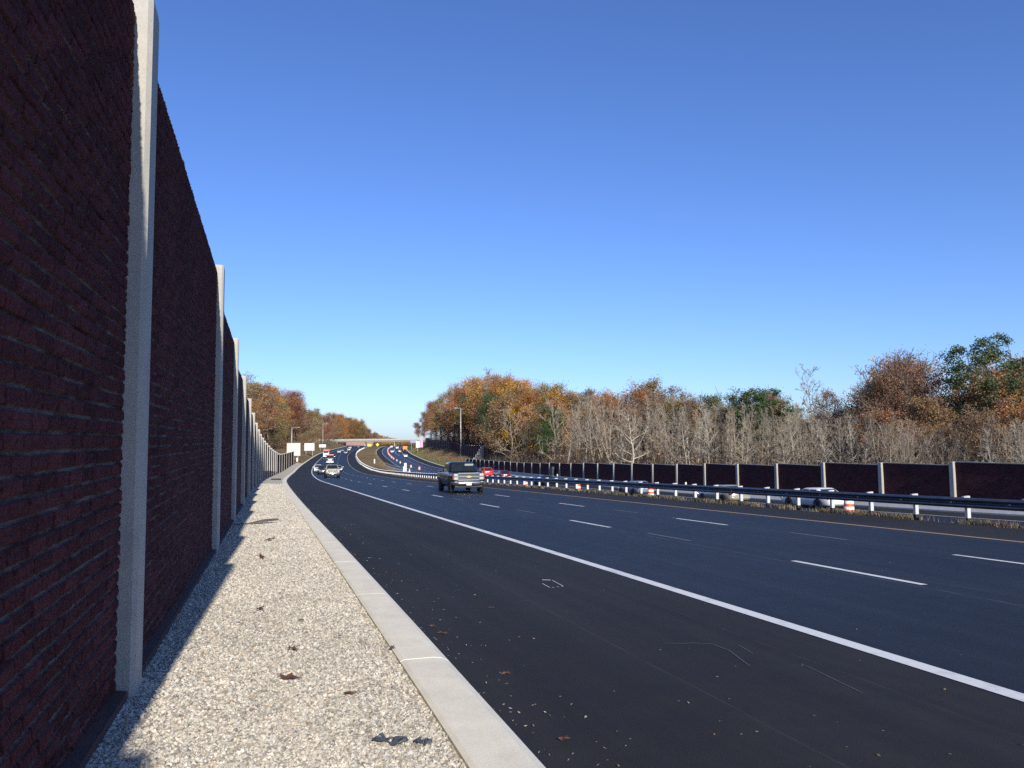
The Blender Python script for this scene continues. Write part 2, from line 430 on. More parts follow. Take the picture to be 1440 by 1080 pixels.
SE = 745
strip('driving_lanes', NB, -.11, 11.1, -35, SE, M['lane'], 0, nt=5, label='three bluish dark asphalt driving lanes of the near carriageway')
strip('road_shoulder', NB, -3.70, -.11, -35, SE, M['shoulder'], 0, nt=3, label='wide black asphalt shoulder between pale kerb and white edge line')
strip('road_shoulder', NB, 11.1, 14.5, -35, SE, M['shoulder'], 0, nt=3, label='dark asphalt shoulder between yellow line and guardrail')
strip('white_edge_line', NB, -.09, .09, -35, SE, M['white'], .005, label='solid white edge line along the near shoulder')
strip('yellow_edge_line', NB, 10.9, 11.05, -35, SE, M['yellow'], .005, label='solid yellow edge line by the guardrail shoulder')
cyc = 10.1
st_ = [s for s in (9.95 + cyc * np.arange(-4, 60)) if s < SE - 5]
dashes('lane_dashes', NB, 3.62, st_, 2.75, .125, M['white'], 'white dashed lane line nearer the white edge line')
dashes('lane_dashes', NB, 7.26, st_, 2.75, .125, M['white'], 'white dashed lane line nearer the yellow line')
dashes('worn_lane_dashes', NB, 3.75, [s + 6.3 for s in st_[:22]], 2.0, .11, M['faint'], 'ground-off grey ghost dashes beside the first white dashed line')
dashes('worn_lane_dashes', NB, 7.40, [s + 5.6 for s in st_[:22]], 2.0, .11, M['faint'], 'ground-off grey ghost dashes beside the second white dashed line')
# painted survey square on the shoulder and scratches
V = []; F = []
def stripe(sa, ta, sb, tb, w):
    a = NB.p(sa, ta, .005); c = NB.p(sb, tb, .005); d = (c - a).normalized(); n = Vector((d.y, -d.x, 0)) * w / 2
    b = len(V); V.extend([tuple(a - n), tuple(a + n), tuple(c + n), tuple(c - n)]); F.append((b, b + 1, b + 2, b + 3))
stripe(11.76, -1.39, 11.71, -1.28, .030); stripe(11.68, -1.265, 11.15, -1.31, .010); stripe(11.45, -1.50, 11.10, -1.525, .010)
stripe(11.09, -1.50, 11.10, -1.46, .012); stripe(11.115, -1.42, 11.125, -1.38, .012); stripe(11.135, -1.345, 11.145, -1.315, .012)
tag(np_mesh('painted_square', V, F, M['white']), 'small thin white painted square outline on the black shoulder', None, None, 'structure')
V = []; F = []
pts = [(7.86, -1.64), (7.80, -1.5), (7.78, -1.36), (7.70, -1.23), (7.45, -1.22), (7.2, -1.29), (6.95, -1.36)]
for (a, b), (c, d) in zip(pts[:-1], pts[1:]): stripe(a, b, c, d, .009)
for sa, ta, sb, tb in ((7.6, -1.02, 7.3, -1.08), (6.9, -.9, 6.1, -1.02), (12.2, 3.42, 9.9, 3.9), (9.95, 3.9, 9.3, 3.97)): stripe(sa, ta, sb, tb, .007)
tag(np_mesh('scrape_mark', V, F, M['faint']), 'thin pale scrape marks on the black shoulder', None, None, 'structure')

# far carriageway
strip('far_lanes', SB, -11.1, .1, -35, SE, M['farlane'], 0, nt=4, label='dark asphalt lanes of the far carriageway beyond the guardrail')
strip('far_shoulder', SB, lambda s: float(sbedge(s)), -11.1, -35, SE, M['shoulder'], 0, nt=2, label='inner asphalt shoulder of the far carriageway beside the median')
strip('far_shoulder', SB, .1, 4.1, -35, SE, M['shoulder'], 0, nt=2, label='outer asphalt shoulder of the far carriageway below the noise wall')
strip('far_white_edge_line', SB, -.08, .08, -35, SE, M['white'], .006, label='solid white edge line on the outer side of the far carriageway')
strip('far_yellow_edge_line', SB, -11.05, -10.9, -35, SE, M['white'], .006, label='solid pale edge line on the median side of the far carriageway')
for k, t in enumerate((-3.66, -7.32)):
    dashes('far_lane_dashes', SB, t, [s for s in (4 + cyc * np.arange(-3, 60)) if s < SE - 6], 3, .15, M['white'], 'white lane dashes on the far carriageway, ' + ('outer line' if k == 0 else 'line along the barrels'), .006)
strip('far_solid_line', SB, -3.74, -3.58, 385, SE, M['white'], .01, label='solid white lane line far up the far carriageway')

# kerbs (rolled concrete kerb with joints)
def kerb(name, A, tt, zz, s0, s1, joint, label):
    ss = []; s = s0
    while s < s1:
        e = min(s + joint, s1); ss += [(s, 0), (s + .006, 1), (s + joint * .5, 1), (e - .006, 1), (e, 0)] if s < 130 else [(s, 1), (e, 1)]
        s = e
    rows = []; uv = []; u = np.concatenate([[0], np.cumsum(np.hypot(np.diff(tt), np.diff(zz)))])
    for s, k in ss:
        rows.append(A.P(s, np.array(tt), np.array(zz) - (0 if k else .010))); uv.append(np.stack([np.full(len(tt), s), u], -1))
    V = np.concatenate(rows); o = np_mesh(name, V, grid_faces(len(ss), len(tt))[:, ::-1], M['kerb'], smooth=False, uv=np.concatenate(uv))
    return tag(o, label, None, None, 'structure')
kerb('kerb', NB, [-4.13, -4.12, -4.09, -3.86, -3.80, -3.74, -3.685, -3.68], [-.1, .112, .125, .128, .12, .09, .03, -.1], -20, SE, 3.05, 'pale concrete kerb between gravel strip and black shoulder')
kerb('far_kerb', SB, [4.05, 4.06, 4.12, 4.35, 4.55, 4.56], [-.1, .06, .13, .14, .13, -.2], 206, SE, 3.05, 'pale concrete kerb on the outer side of the far carriageway')
kerb('far_median_kerb', SB, [-14.5, -14.45, -14.2, -14.17], [-.1, .1, .1, -.1], 395, SE, 3.05, 'pale concrete kerb at the far end of the median')
kerb('median_kerb', NB, [14.5, 14.52, 14.75, 15.0], [-.1, .09, .12, .1], 250, SE, 3.05, 'pale concrete kerb along the curving median island')

# ------------------------------------------------------------------ terrain
def smooth(x, a, b): u = np.clip((x - a) / (b - a), 0, 1); return u * u * (3 - 2 * u)
def emb(s): return smooth(s, 204, 246) * (1 - smooth(s, 560, 640))
def terrain(x, y):
    x = np.asarray(x, float).ravel(); y = np.asarray(y, float).ravel()
    sn, tn, zn = NB.st(x, y); sb, tb, zb = SB.st(x, y)
    zN = zn - NB.cf * np.clip(tn, -6.2, 15.2); zS = zb - SB.cf * np.clip(tb, -14.3, 5)
    ed = sbedge(sb)
    dl = np.clip(-tn - 4.1, 0, None)                                  # left of the near road
    upl = smooth(sn, 268, 330) * (1 - smooth(sn, 600, 660))
    zl = zN + .08 + .32 * upl * np.clip(dl - 1.5, 0, 11) + .015 * np.clip(dl - 14, 0, 150)
    dr = np.clip(tb - 4.5, 0, None)                                   # right of the far road
    zr = zS + .12 + .36 * emb(sb) * np.clip(dr - .3, 0, 11.3) + .012 * np.clip(dr - 12, 0, 150)
    wN = np.clip(tn - 14.5, 1e-3, None); wS = np.clip(ed - tb, 1e-3, None); wN_ = 1 / wN; wS_ = 1 / wS
    zm = (zN * wN_ + zS * wS_) / (wN_ + wS_) - .03 - .12 * np.clip(np.minimum(wN, wS) - .5, 0, 3)
    left = tn < -4.1; onN = (tn >= -4.1) & (tn <= 14.5); right = tb > 4.5; onS = (tb >= ed) & (tb <= 4.5)
    z = np.where(left, zl, np.where(right, zr, zm))
    z = np.where(onN, zN - .35, z); z = np.where(onS & ~onN, zS - .35, z)
    return z
def tz(x, y): return float(terrain([x], [y])[0])

gx = np.concatenate([np.arange(-700, -260, 20), np.arange(-260, 140, 4), np.arange(140, 500, 15)])
gy = np.concatenate([np.arange(-60, 20, 4), np.arange(20, 760, 5), np.arange(760, 1300, 25)])
X, Y = np.meshgrid(gx, gy, indexing='ij')
Z = terrain(X, Y).reshape(X.shape) - .3
so, to, _ = NB.st(X, Y)
Z = Z - np.where((np.abs(to) < 60), .05, 0).reshape(X.shape)
ground = np_mesh('ground', np.stack([X, Y, Z], -1).reshape(-1, 3), grid_faces(len(gx), len(gy)), M['forest'], smooth=True)
tag(ground, 'brown leaf-covered woodland ground beside the highway', None, None, 'structure')
R0 = 9000.
ring = [(-700, -60), (485, -60), (485, 1275), (-700, 1275)]
V = [(-R0, -R0, -16), (R0, -R0, -16), (R0, R0, -16), (-R0, R0, -16)]
tag(np_mesh('land', V, [(0, 1, 2, 3)], M['forest']), 'distant flat land reaching to the horizon', None, None, 'structure')

# verges as accurate ribbons
def ribbon(name, rows, mat, label, smooth_=True):
    rows = np.array(rows); n, m = rows.shape[:2]
    o = np_mesh(name, rows.reshape(-1, 3), grid_faces(n, m)[:, ::-1], mat, smooth=smooth_)
    return tag(o, label, None, None, 'structure')
rows = []
for s in np.arange(-10, SE, 3.0):
    a = NB.p(s, 14.5 if s < 250 else 15.0, -.005 if s < 250 else .1)
    sb_, _, _ = SB.st([a.x], [a.y]); sb_ = float(sb_[0]); b = SB.p(sb_, float(sbedge(sb_)) - (.28 if s > 395 else 0), -.005 if s < 395 else .09)
    w = (b - a).length; hump = (.25 if s > 290 else -.1) * min(1, w / 8)
    rows.append([(a.lerp(b, q) + Vector((0, 0, hump * math.sin(math.pi * q) + (.05 * math.sin(s * .7 + q * 9) if 0 < q < 1 else 0))))[:] for q in (0, .1, .25, .5, .75, .9, 1)])
ribbon('median_grass', rows, M['grassdry'], 'dry tan grass median between the two carriageways')
rows = []
for s in np.arange(206, SE, 4.0):
    e = float(emb(np.array([s])));
    rows.append([SB.P(s, t, .12 + .36 * e * min(max(t - 4.8, 0), 11.3) + (.12 * e * math.sin(s * .45 + t) if 6 < t < 16 else 0)).tolist() for t in (4.54, 5.5, 7.5, 10, 12.5, 15, 17.5, 21)])
ribbon('embankment', rows, None, 'grassy brown embankment rising from the far carriageway to the upper noise wall')
D.objects['embankment'].data.materials.clear()
def embmat():
    m, nt, b = newmat('embankment_grass'); v = posn(nt)
    f = noise(nt, v, .25, 6, .7); f2 = noise(nt, v, 5, 5, .75)
    geo = D.objects['embankment'].data
    a = nt.nodes.new('ShaderNodeAttribute'); a.attribute_name = 'up'
    k = mathn(nt, 'ADD', a.outputs['Fac'], mathn(nt, 'MULTIPLY', mathn(nt, 'SUBTRACT', f, .5), .9))
    c = ramp(nt, k, [(.2, (.095, .125, .024)), (.30, (.15, .125, .045)), (.42, (.215, .135, .065)), (.8, (.18, .105, .055))]).outputs[0]
    c = mixc(nt, 1, c, ramp(nt, f2, [(.25, g3(.62)), (.75, g3(1.4))]).outputs[0], 'MULTIPLY')
    L(nt, c, b.inputs['Base Color']); b.inputs['Roughness'].default_value = .95; b.inputs['Specular IOR Level'].default_value = .1
    bump(nt, b, f2, .8, .06); return m
me = D.objects['embankment'].data; at = me.attributes.new('up', 'FLOAT', 'POINT'); at.data.foreach_set('value', np.tile(np.linspace(0, 1, 8), len(rows)).astype(np.float32)); me.materials.append(embmat())
rows = []
for s in np.arange(262, SE, 4.0):
    u = float(smooth(np.array([s]), 268, 330)[0] if False else smooth(s, 268, 330))
    rows.append([NB.P(s, t, .10 + .32 * u * min(max(-t - 5.6, 0), 11) + .08 * math.sin(s * .5 + t * 2) * (t < -6)).tolist() for t in (-24, -20, -16.6, -13, -10, -7.5, -5.6, -4.12)])
ribbon('roadside_slope', rows, M['grassdry'], 'brown grass slope behind the three sign backs')

# ------------------------------------------------------------------ gravel strip
def gravelmat(stones):
    m, nt, b = newmat('gravel_stones' if stones else 'gravel_bed')
    if stones:
        a = nt.nodes.new('ShaderNodeAttribute'); a.attribute_name = 'tint'; t = a.outputs['Fac']; v = objn(nt); fine = noise(nt, v, 70, 4, .7)
    else:
        v = uvn(nt); vo = voro(nt, v, 38.0); s = nt.nodes.new('ShaderNodeSeparateColor'); L(nt, vo.outputs['Color'], s.inputs[0]); t = s.outputs[0]; fine = noise(nt, v, 60, 3, .7)
    c = ramp(nt, t, [(0, (.21, .195, .17)), (.14, (.33, .305, .255)), (.4, (.475, .435, .355)), (.66, (.53, .495, .415)), (.86, (.62, .585, .50)), (.94, (.50, .37, .25)), (1, (.68, .66, .59))]).outputs[0]
    c = mixc(nt, 1, c, ramp(nt, fine, [(.3, g3(.84)), (.7, g3(1.1))]).outputs[0], 'MULTIPLY')
    c = mixc(nt, 1, c, ramp(nt, noise(nt, v, .9 if not stones else .7, 4, .6), [(.35, g3(.9)), (.65, g3(1.08))]).outputs[0], 'MULTIPLY')
    if not stones:
        c = mixc(nt, 1, c, (1.15, 1.12, 1.04), 'MULTIPLY')
        gap = ramp(nt, vo.outputs['Distance'], [(.35, g3(1.18)), (.75, g3(.8))]).outputs[0]
        c = mixc(nt, 1, c, gap, 'MULTIPLY'); bump(nt, b, mathn(nt, 'SUBTRACT', 1, vo.outputs['Distance']), .45, .01)
    L(nt, c, b.inputs['Base Color']); b.inputs['Roughness'].default_value = .8
    return m
def gz(t): return np.interp(t, [-6.3, -5.0, -4.13], [.12, .095, .085])
s = np.arange(-20, 268, 2.0); t = np.array([-6.35, -5.6, -5.0, -4.5, -4.12])
Vv = NB.P(s[:, None], t[None], gz(t)[None]).reshape(-1, 3)
gb = np_mesh('gravel_bed', Vv, grid_faces(len(s), len(t))[:, ::-1], gravelmat(False), uv=np.stack(np.broadcast_arrays(s[:, None], t[None]), -1).reshape(-1, 2))
tag(gb, 'pale gravel strip between noise wall and kerb', None, None, 'structure')
def ico():
    bm = bmesh.new(); bmesh.ops.create_icosphere(bm, subdivisions=1, radius=1); bm.verts.index_update()
    v = np.array([p.co[:] for p in bm.verts]); f = np.array([[q.index for q in a.verts] for a in bm.faces]); bm.free(); return v, f
def octa():
    v = np.array([(1, 0, 0), (-1, 0, 0), (0, 1, 0), (0, -1, 0), (.1, .1, 1), (-.1, 0, -1), (.75, .7, .3), (-.7, .75, -.2)])
    f = np.array([(0, 6, 4), (6, 2, 4), (2, 7, 4), (7, 1, 4), (1, 3, 4), (3, 0, 4), (6, 0, 5), (2, 6, 5), (7, 2, 5), (1, 7, 5), (3, 1, 5), (0, 3, 5)]); return v, f
def stones():
    V0, F0 = octa()
    NV = len(V0); N = 190000
    u = RNG.random(N); ss = 3.6 + 62 * u ** 3.0; tt = -6.06 + (RNG.random(N)) * 1.95
    # smaller stones at the edges are fine; keep size distribution
    r = np.clip(RNG.lognormal(math.log(.0078), .32, N), .004, .017) * np.interp(ss, [3, 10, 26, 65], [.95, 1.15, 1.9, 3.4])
    base = NB.P(ss, tt, gz(tt) + r * .28)
    sc = np.stack([r * RNG.uniform(.8, 1.35, N), r * RNG.uniform(.8, 1.35, N), r * RNG.uniform(.55, .95, N)], -1)
    ang = RNG.random(N) * 6.283; ca, sa = np.cos(ang), np.sin(ang)
    V = V0[None] * (1 + RNG.normal(0, .2, (N, NV, 1))) * sc[:, None]
    tl = RNG.normal(0, .35, N)[:, None]
    X = V[..., 0] * ca[:, None] - V[..., 1] * sa[:, None]; Y = V[..., 0] * sa[:, None] + V[..., 1] * ca[:, None]; Z = V[..., 2]
    X, Z = X * np.cos(tl) - Z * np.sin(tl), X * np.sin(tl) + Z * np.cos(tl)
    V = np.stack([X, Y, Z], -1) + base[:, None]
    F = (F0[None] + (np.arange(N) * NV)[:, None, None]).reshape(-1, 3)
    o = np_mesh('gravel', V.reshape(-1, 3), F, gravelmat(True), smooth=False, attrs={'tint': np.repeat(RNG.random(N), NV)})
    tag(o, 'loose pale and grey gravel stones beside the brick noise wall', None, None, 'stuff')
stones()

# ------------------------------------------------------------------ noise walls
def frame_at(A, s0, s1, t, z):
    a = A.p(s0, t); b = A.p(s1, t); d = (b - a); d.z = 0
    return a, d.length, math.atan2(d.y, d.x)
def brick_panel(parent, A, s0, s1, t, zb, zt, side, res=None, mat=None):
    """side=+1: face looks to +t.  local x along the wall, local -y*side outwards"""
    a, Ln, ang = frame_at(A, s0, s1, t, 0)
    H = zt - zb; out = -1 if side > 0 else 1
    x0, x1 = .05, Ln - .05
    if res is None:
        V = [(x0, 0, 0), (x1, 0, 0), (x1, 0, H), (x0, 0, H), (x0, -out * .16, 0), (x1, -out * .16, 0), (x1, -out * .16, H), (x0, -out * .16, H)]
        F = [(0, 1, 2, 3), (5, 4, 7, 6), (3, 2, 6, 7), (4, 0, 3, 7), (1, 5, 6, 2)]
        if out > 0: F = [f[::-1] for f in F]
        off = random.random() * 3
        o = np_mesh('panel', V, F, M['brick'], parent, uv=[(v[0] + off, v[2]) for v in V])
    else:
        nx = int((x1 - x0) / res[0]) + 1; nz = int(H / res[1]) + 1
        x = np.linspace(x0, x1, nx); z = np.linspace(0, H, nz); Xg, Zg = np.meshgrid(x, z, indexing='ij')
        def vn(sx, sz, seed):                                         # value noise
            r = np.random.default_rng(seed); gxn = int(Ln / sx) + 3; gzn = int(H / sz) + 3; g = r.random((gxn, gzn))
            fx = Xg / sx; fz = Zg / sz; i = fx.astype(int); j = fz.astype(int); u = fx - i; v = fz - j; u = u * u * (3 - 2 * u); v = v * v * (3 - 2 * v)
            return (g[i, j] * (1 - u) + g[i + 1, j] * u) * (1 - v) + (g[i, j + 1] * (1 - u) + g[i + 1, j + 1] * u) * v
        wx = Xg + (vn(.05, .04, 1) - .5) * .008; wz = Zg + (vn(.05, .04, 2) - .5) * .006 + (vn(.9, .5, 3) - .5) * .004
        bw, rh = .24, .086
        row = np.floor(wz / rh).astype(int); r2 = np.random.default_rng(5)
        shift = np.where(row % 2, .5, 0) * bw + (r2.random(400) * .05)[np.clip(row, 0, 399)]
        bi = np.floor((wx + shift) / bw).astype(int); lx = (wx + shift) - bi * bw; lz = wz - row * rh
        dxm = np.minimum(lx, bw - lx); dzm = np.minimum(lz, rh - lz)
        hid = r2.random((400, 400)); hh = hid[np.clip(row, 0, 399), np.clip(bi + 5, 0, 399)]
        ew = smooth(dxm, .003, .010); ez = smooth(dzm, .006, .014)
        m = np.minimum(ew * .92 + .08, 1) * ez
        m = m * smooth(np.minimum(Xg - x0, x1 - Xg), .0, .04)
        hgt = m * (.011 + .007 * hh) + (vn(.028, .022, 7) - .5) * .010 * m + (vn(.012, .010, 8) - .5) * .007 * smooth(np.minimum(Xg - x0, x1 - Xg), .0, .04)
        joint = 1 - smooth(dzm, .0065, .0115); joint = np.maximum(joint * .95, (1 - smooth(dxm, .003, .007)) * .10)
        V = np.stack([Xg, out * hgt, Zg], -1).reshape(-1, 3); F = grid_faces(nx, nz)
        if out > 0: F = F[:, ::-1]
        nv = len(V); B = [(x0, -out * .16, 0), (x1, -out * .16, 0), (x1, -out * .16, H), (x0, -out * .16, H)]
        V = np.concatenate([V, np.array(B)])
        i0, i1, i2, i3 = 0, (nx - 1) * nz, nx * nz - 1, nz - 1
        E_ = [(i3, i2, nv + 2, nv + 3), (nv + 1, nv, nv + 3, nv + 2), (nv, i0, i3, nv + 3), (i1, nv + 1, nv + 2, i2)]
        if out > 0: E_ = [e[::-1] for e in E_]
        F = np.concatenate([F, np.array(E_)])
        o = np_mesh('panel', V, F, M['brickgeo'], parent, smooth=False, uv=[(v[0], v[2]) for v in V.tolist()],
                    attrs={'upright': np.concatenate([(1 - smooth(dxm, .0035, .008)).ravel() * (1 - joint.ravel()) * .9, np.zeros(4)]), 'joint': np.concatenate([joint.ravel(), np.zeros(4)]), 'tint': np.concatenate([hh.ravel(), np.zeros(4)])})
    o.location = (a.x, a.y, zb); o.rotation_euler = (0, 0, ang)
    return o
def wall_post(parent, A, s, t, zb, zt, side, w=.32, d=.42, mat=None):
    """precast post, front face at lateral t, chamfered"""
    p = A.p(s, t); mb = MB(); c = .03; y0, y1 = 0, d
    prof = [(-w / 2, c), (-w / 2 + c, 0), (w / 2 - c, 0), (w / 2, c), (w / 2, y1), (-w / 2, y1)]
    H = zt - zb
    def ringz(z, k=0): return [(x * (1 - k), y + k * .05, z) for x, y in prof]
    mb.loft([ringz(0), ringz(H - .05), ringz(H, .12)])
    o = mb.build('post', M['conc'], parent)
    o.location = (p.x, p.y, zb); h = A.h(s)
    o.rotation_euler = (0, 0, math.pi / 2 - h if side > 0 else -math.pi / 2 - h)
    return o
nw = empty('noise_wall', NB.p(7.15, -6.1)); nw_inv = nw
tag(nw, 'tall dark red brick noise wall with pale concrete posts beside the gravel strip', 'noise wall')
ps = [-13.2, -5.2, 2.6, 7.2, 15.6, 22.9, 31.2, 40.0] + [40 + 8.35 * k for k in range(1, 13)] + [140.2 + 16.7 * k for k in range(1, 8)]
def Hn(s): return float(np.interp(s, [7, 15.6, 22, 40, 60, 100, 130, 160, 200, 257], [4.80, 5.08, 4.98, 4.8, 4.5, 4.42, 4.05, 4.0, 4.22, 4.2]))
ts_ = lambda s: float(np.interp(s, [25, 60, 140, 260], [-5.893, -5.92, -6.1, -6.75]))
def pz(s): return float(NB.P(s, ts_(s))[2])
tops = [pz(s) + Hn(s) for s in ps]
class Loc:                                                            # parenting keeps world coordinates
    pass
MW = Matrix.Translation(nw.location)
def keep(o, root):
    o.location = Vector(o.location) - Vector(root.location); return o
for k, s in enumerate(ps):
    keep(wall_post(nw, NB, s, ts_(s), pz(s) - .3, tops[k], 1), nw)
    if k + 1 < len(ps):
        s1 = ps[k + 1]; zb = min(pz(s), pz(s1)) - .1; zt = tops[k + 1] - .14
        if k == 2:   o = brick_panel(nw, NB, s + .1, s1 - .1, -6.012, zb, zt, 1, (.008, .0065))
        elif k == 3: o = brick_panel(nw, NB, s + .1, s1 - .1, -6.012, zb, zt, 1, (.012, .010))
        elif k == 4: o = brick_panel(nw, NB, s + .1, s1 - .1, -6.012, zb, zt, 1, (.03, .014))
        else:        o = brick_panel(nw, NB, s + .1, s1 - .1, (ts_(s) + ts_(s1)) / 2 - .13, zb, zt, 1)
        keep(o, nw)
# narrow footing ledge that shows at the foot of the first panels
mb = MB()
for k in range(2, 6):
    a = NB.p(ps[k] + .2, -5.94, .0); b = NB.p(ps[k + 1] - .2, -5.94, .0); d = (b - a); n = Vector((d.y, -d.x, 0)).normalized()
    r = lambda p: [p - n * .10 + Vector((0, 0, -.1)), p + n * .02 + Vector((0, 0, -.1)), p + n * .015 + Vector((0, 0, .165)), p - n * .10 + Vector((0, 0, .18))]
    mb.loft([r(a), r(b)])
keep(mb.build('footing_ledge', basic('footing', (.075, .035, .033), .9, var=.3, scale=12, bmp=.5), nw), nw)

# right-hand wall at the far carriageway
rw = empty('noise_wall', SB.p(45, 5)); tag(rw, 'long low brick noise wall with pale posts in front of the bare trees, beyond the guardrail', 'noise wall')
rp = [45.4 - 5.62 * k for k in range(1, 5)][::-1] + [45.4 + 5.62 * k for k in range(0, 30)]
def rz_(s): return float(SB.P(s, 4.9)[2])
RH = lambda s: float(np.interp(s, [40, 110, 145, 175, 205], [2.93, 2.9, 2.6, 2.8, 3.05]))
rt = [rz_(s) + RH(s) + (.05 if i % 3 == 0 else 0) for i, s in enumerate(rp)]
for k, s in enumerate(rp):
    keep(wall_post(rw, SB, s, 4.75, rz_(s) - .2, rt[k], -1, .34), rw)
    if k + 1 < len(rp): keep(brick_panel(rw, SB, s + .1, rp[k + 1] - .1, 4.9, rz_(rp[k + 1]) - .2, min(rt[k], rt[k + 1]) - .03, -1), rw)
cp = MB()
for k, s in enumerate(rp[:-1]):                                       # thin pale coping on the panels
    a = SB.p(s + .25, 4.97); b = SB.p(rp[k + 1] - .25, 4.97); zt = min(rt[k], rt[k + 1]) - .03
    n = Vector(((b - a).y, -(b - a).x, 0)).normalized()
    r = lambda p: [Vector((p.x, p.y, zt + .002)) + n * q + Vector((0, 0, h_)) for q, h_ in ((-.1, 0), (.1, 0), (.1, .05), (-.1, .05))]
    cp.loft([r(a), r(b)])
keep(cp.build('coping', M['conc'], rw), rw)

# upper wall on the embankment with its stepped wing
uw = empty('noise_wall', SB.p(300, 14)); tag(uw, 'dark noise wall on top of the grassy embankment with a pale stepped end', 'noise wall')
up = [226 + 7.2 * k for k in range(0, 36)]
ut = lambda s: float(np.interp(s, [226, 290, 340, 480], [12.2, 14.5, 17.0, 15.5]))
uz = lambda s: tz(*SB.p(s, ut(s))[:2])
UT = lambda s: ZO + float(np.interp(s, [226, 289, 337, 373, 434, 446, 480], [-1.95, -2.05, -1.25, -.42, .0, 1.0, 1.1]))
for k, s in enumerate(up):
    keep(wall_post(uw, SB, s, ut(s), uz(s) - .5, UT(s), -1, .36), uw)
    if k + 1 < len(up): keep(brick_panel(uw, SB, s + .1, up[k + 1] - .1, (ut(s) + ut(up[k + 1])) / 2 + .12, min(uz(s), uz(up[k + 1])) - .6, UT(up[k + 1]) - .1, -1), uw)
wing = MB(); a = SB.p(225.6, 12.3); b = SB.p(206.6, 5.1); n = 8
zt0 = UT(226) + .05; zb0 = rz_(215) - .4
for k in range(n):
    p = a.lerp(b, k / n); q = a.lerp(b, (k + 1) / n); zt = zt0 - (zt0 - zb0 - .8) * (k + .25) / n
    mid = (p + q) / 2; d = q - p; wing.box((mid.x, mid.y, (zt + zb0) / 2), ((d.xy).length - .01, .22, zt - zb0), Matrix.Rotation(math.atan2(d.y, d.x), 3, 'Z'))
keep(wing.build('stepped_wing', M['concw'], uw), uw)

# concrete barriers
def barrier(name, A, tc, s0, s1, label, mat, H=.81, flip=1, ds=3.0):
    prof = [(-.28, 0), (-.28, .08), (-.13, .33), (-.08, H), (.08, H), (.13, .33), (.28, .08), (.28, 0)]
    ss = np.linspace(s0, s1, int((s1 - s0) / ds) + 2); mb = MB()
    rings = [[A.p(s, (tc(s) if callable(tc) else tc) + x, z - .03 if z == 0 else z) for x, z in prof] for s in ss]
    mb.loft(rings); o = mb.build(name, mat); return tag(o, label, 'barrier')
barrier('concrete_barrier', SB, 4.34, 20, 206, 'long pale concrete barrier at the foot of the low noise wall', M['concw'])
barrier('concrete_barrier', SB, lambda s: float(np.interp(s, [170, 262], [-13.2, -14.6])), 172, 262, 'short pale concrete barrier between median grass and barrels', M['concw'])

# ------------------------------------------------------------------ guardrail
gr = empty('guardrail', NB.p(20, 14.9)); tag(gr, 'long steel guardrail on pale posts along the median', 'guardrail')
mb = MB(); prof = []
wprof = [(.0, .47), (-.05, .50), (-.075, .54), (-.05, .58), (.0, .605), (0.0, .645), (-.05, .67), (-.075, .71), (-.05, .75), (.0, .78)]
wprof = wprof + [(x + .008, z) for x, z in wprof[::-1]]
ss = np.concatenate([np.arange(6, 60, 1.9), np.arange(60, 600, 4)])
mb.loft([[NB.p(s, 14.74 + x, z) - gr.location for x, z in wprof] for s in ss], smooth_ if False else True)
mb.build('rail', M['galv'], gr, smooth=False)
gs = [17.1 + 1.9 * k for k in range(-5, 300)]; gs = [s for s in gs if s < 590]
pm = MB(); pm.box((0, 0, .275), (.095, .13, 1.1)); pm.box((0, -.12, .66), (.09, .11, .30))
pm.cur = 1; pm.box((0, 0, .03), (.099, .134, .26))
# dark lower portion: a black box slightly proud of the post
first = None; rest = MB()
for i, s in enumerate(gs):
    p = NB.p(s, 14.98) - gr.location; h = NB.h(s)
    if i < 100:
        if first is None: first = pm.build('post', [M['galvpost'], M['rubber']], gr); o = first
        else: o = first.copy(); COL.objects.link(o); setparent(o, gr)
        o.location = p; o.rotation_euler = (0, 0, math.pi / 2 - h + math.pi)
        if i < 60:
            q = NB.p(s + .35, 14.735, .625) - gr.location; bo = MB(); bo.lathe([(.0, -.012), (.022, -.012), (.022, .012), (0, .012)], 8, tuple(q)); bo.build('bolt', M['barrelwhite'], gr)
    else:
        rest.box(p + Vector((0, 0, .3)), (.10, .13, 1.1), Matrix.Rotation(-h, 3, 'Z'))
tag(rest.build('distant_posts', M['galvpost'], gr), kind='stuff')
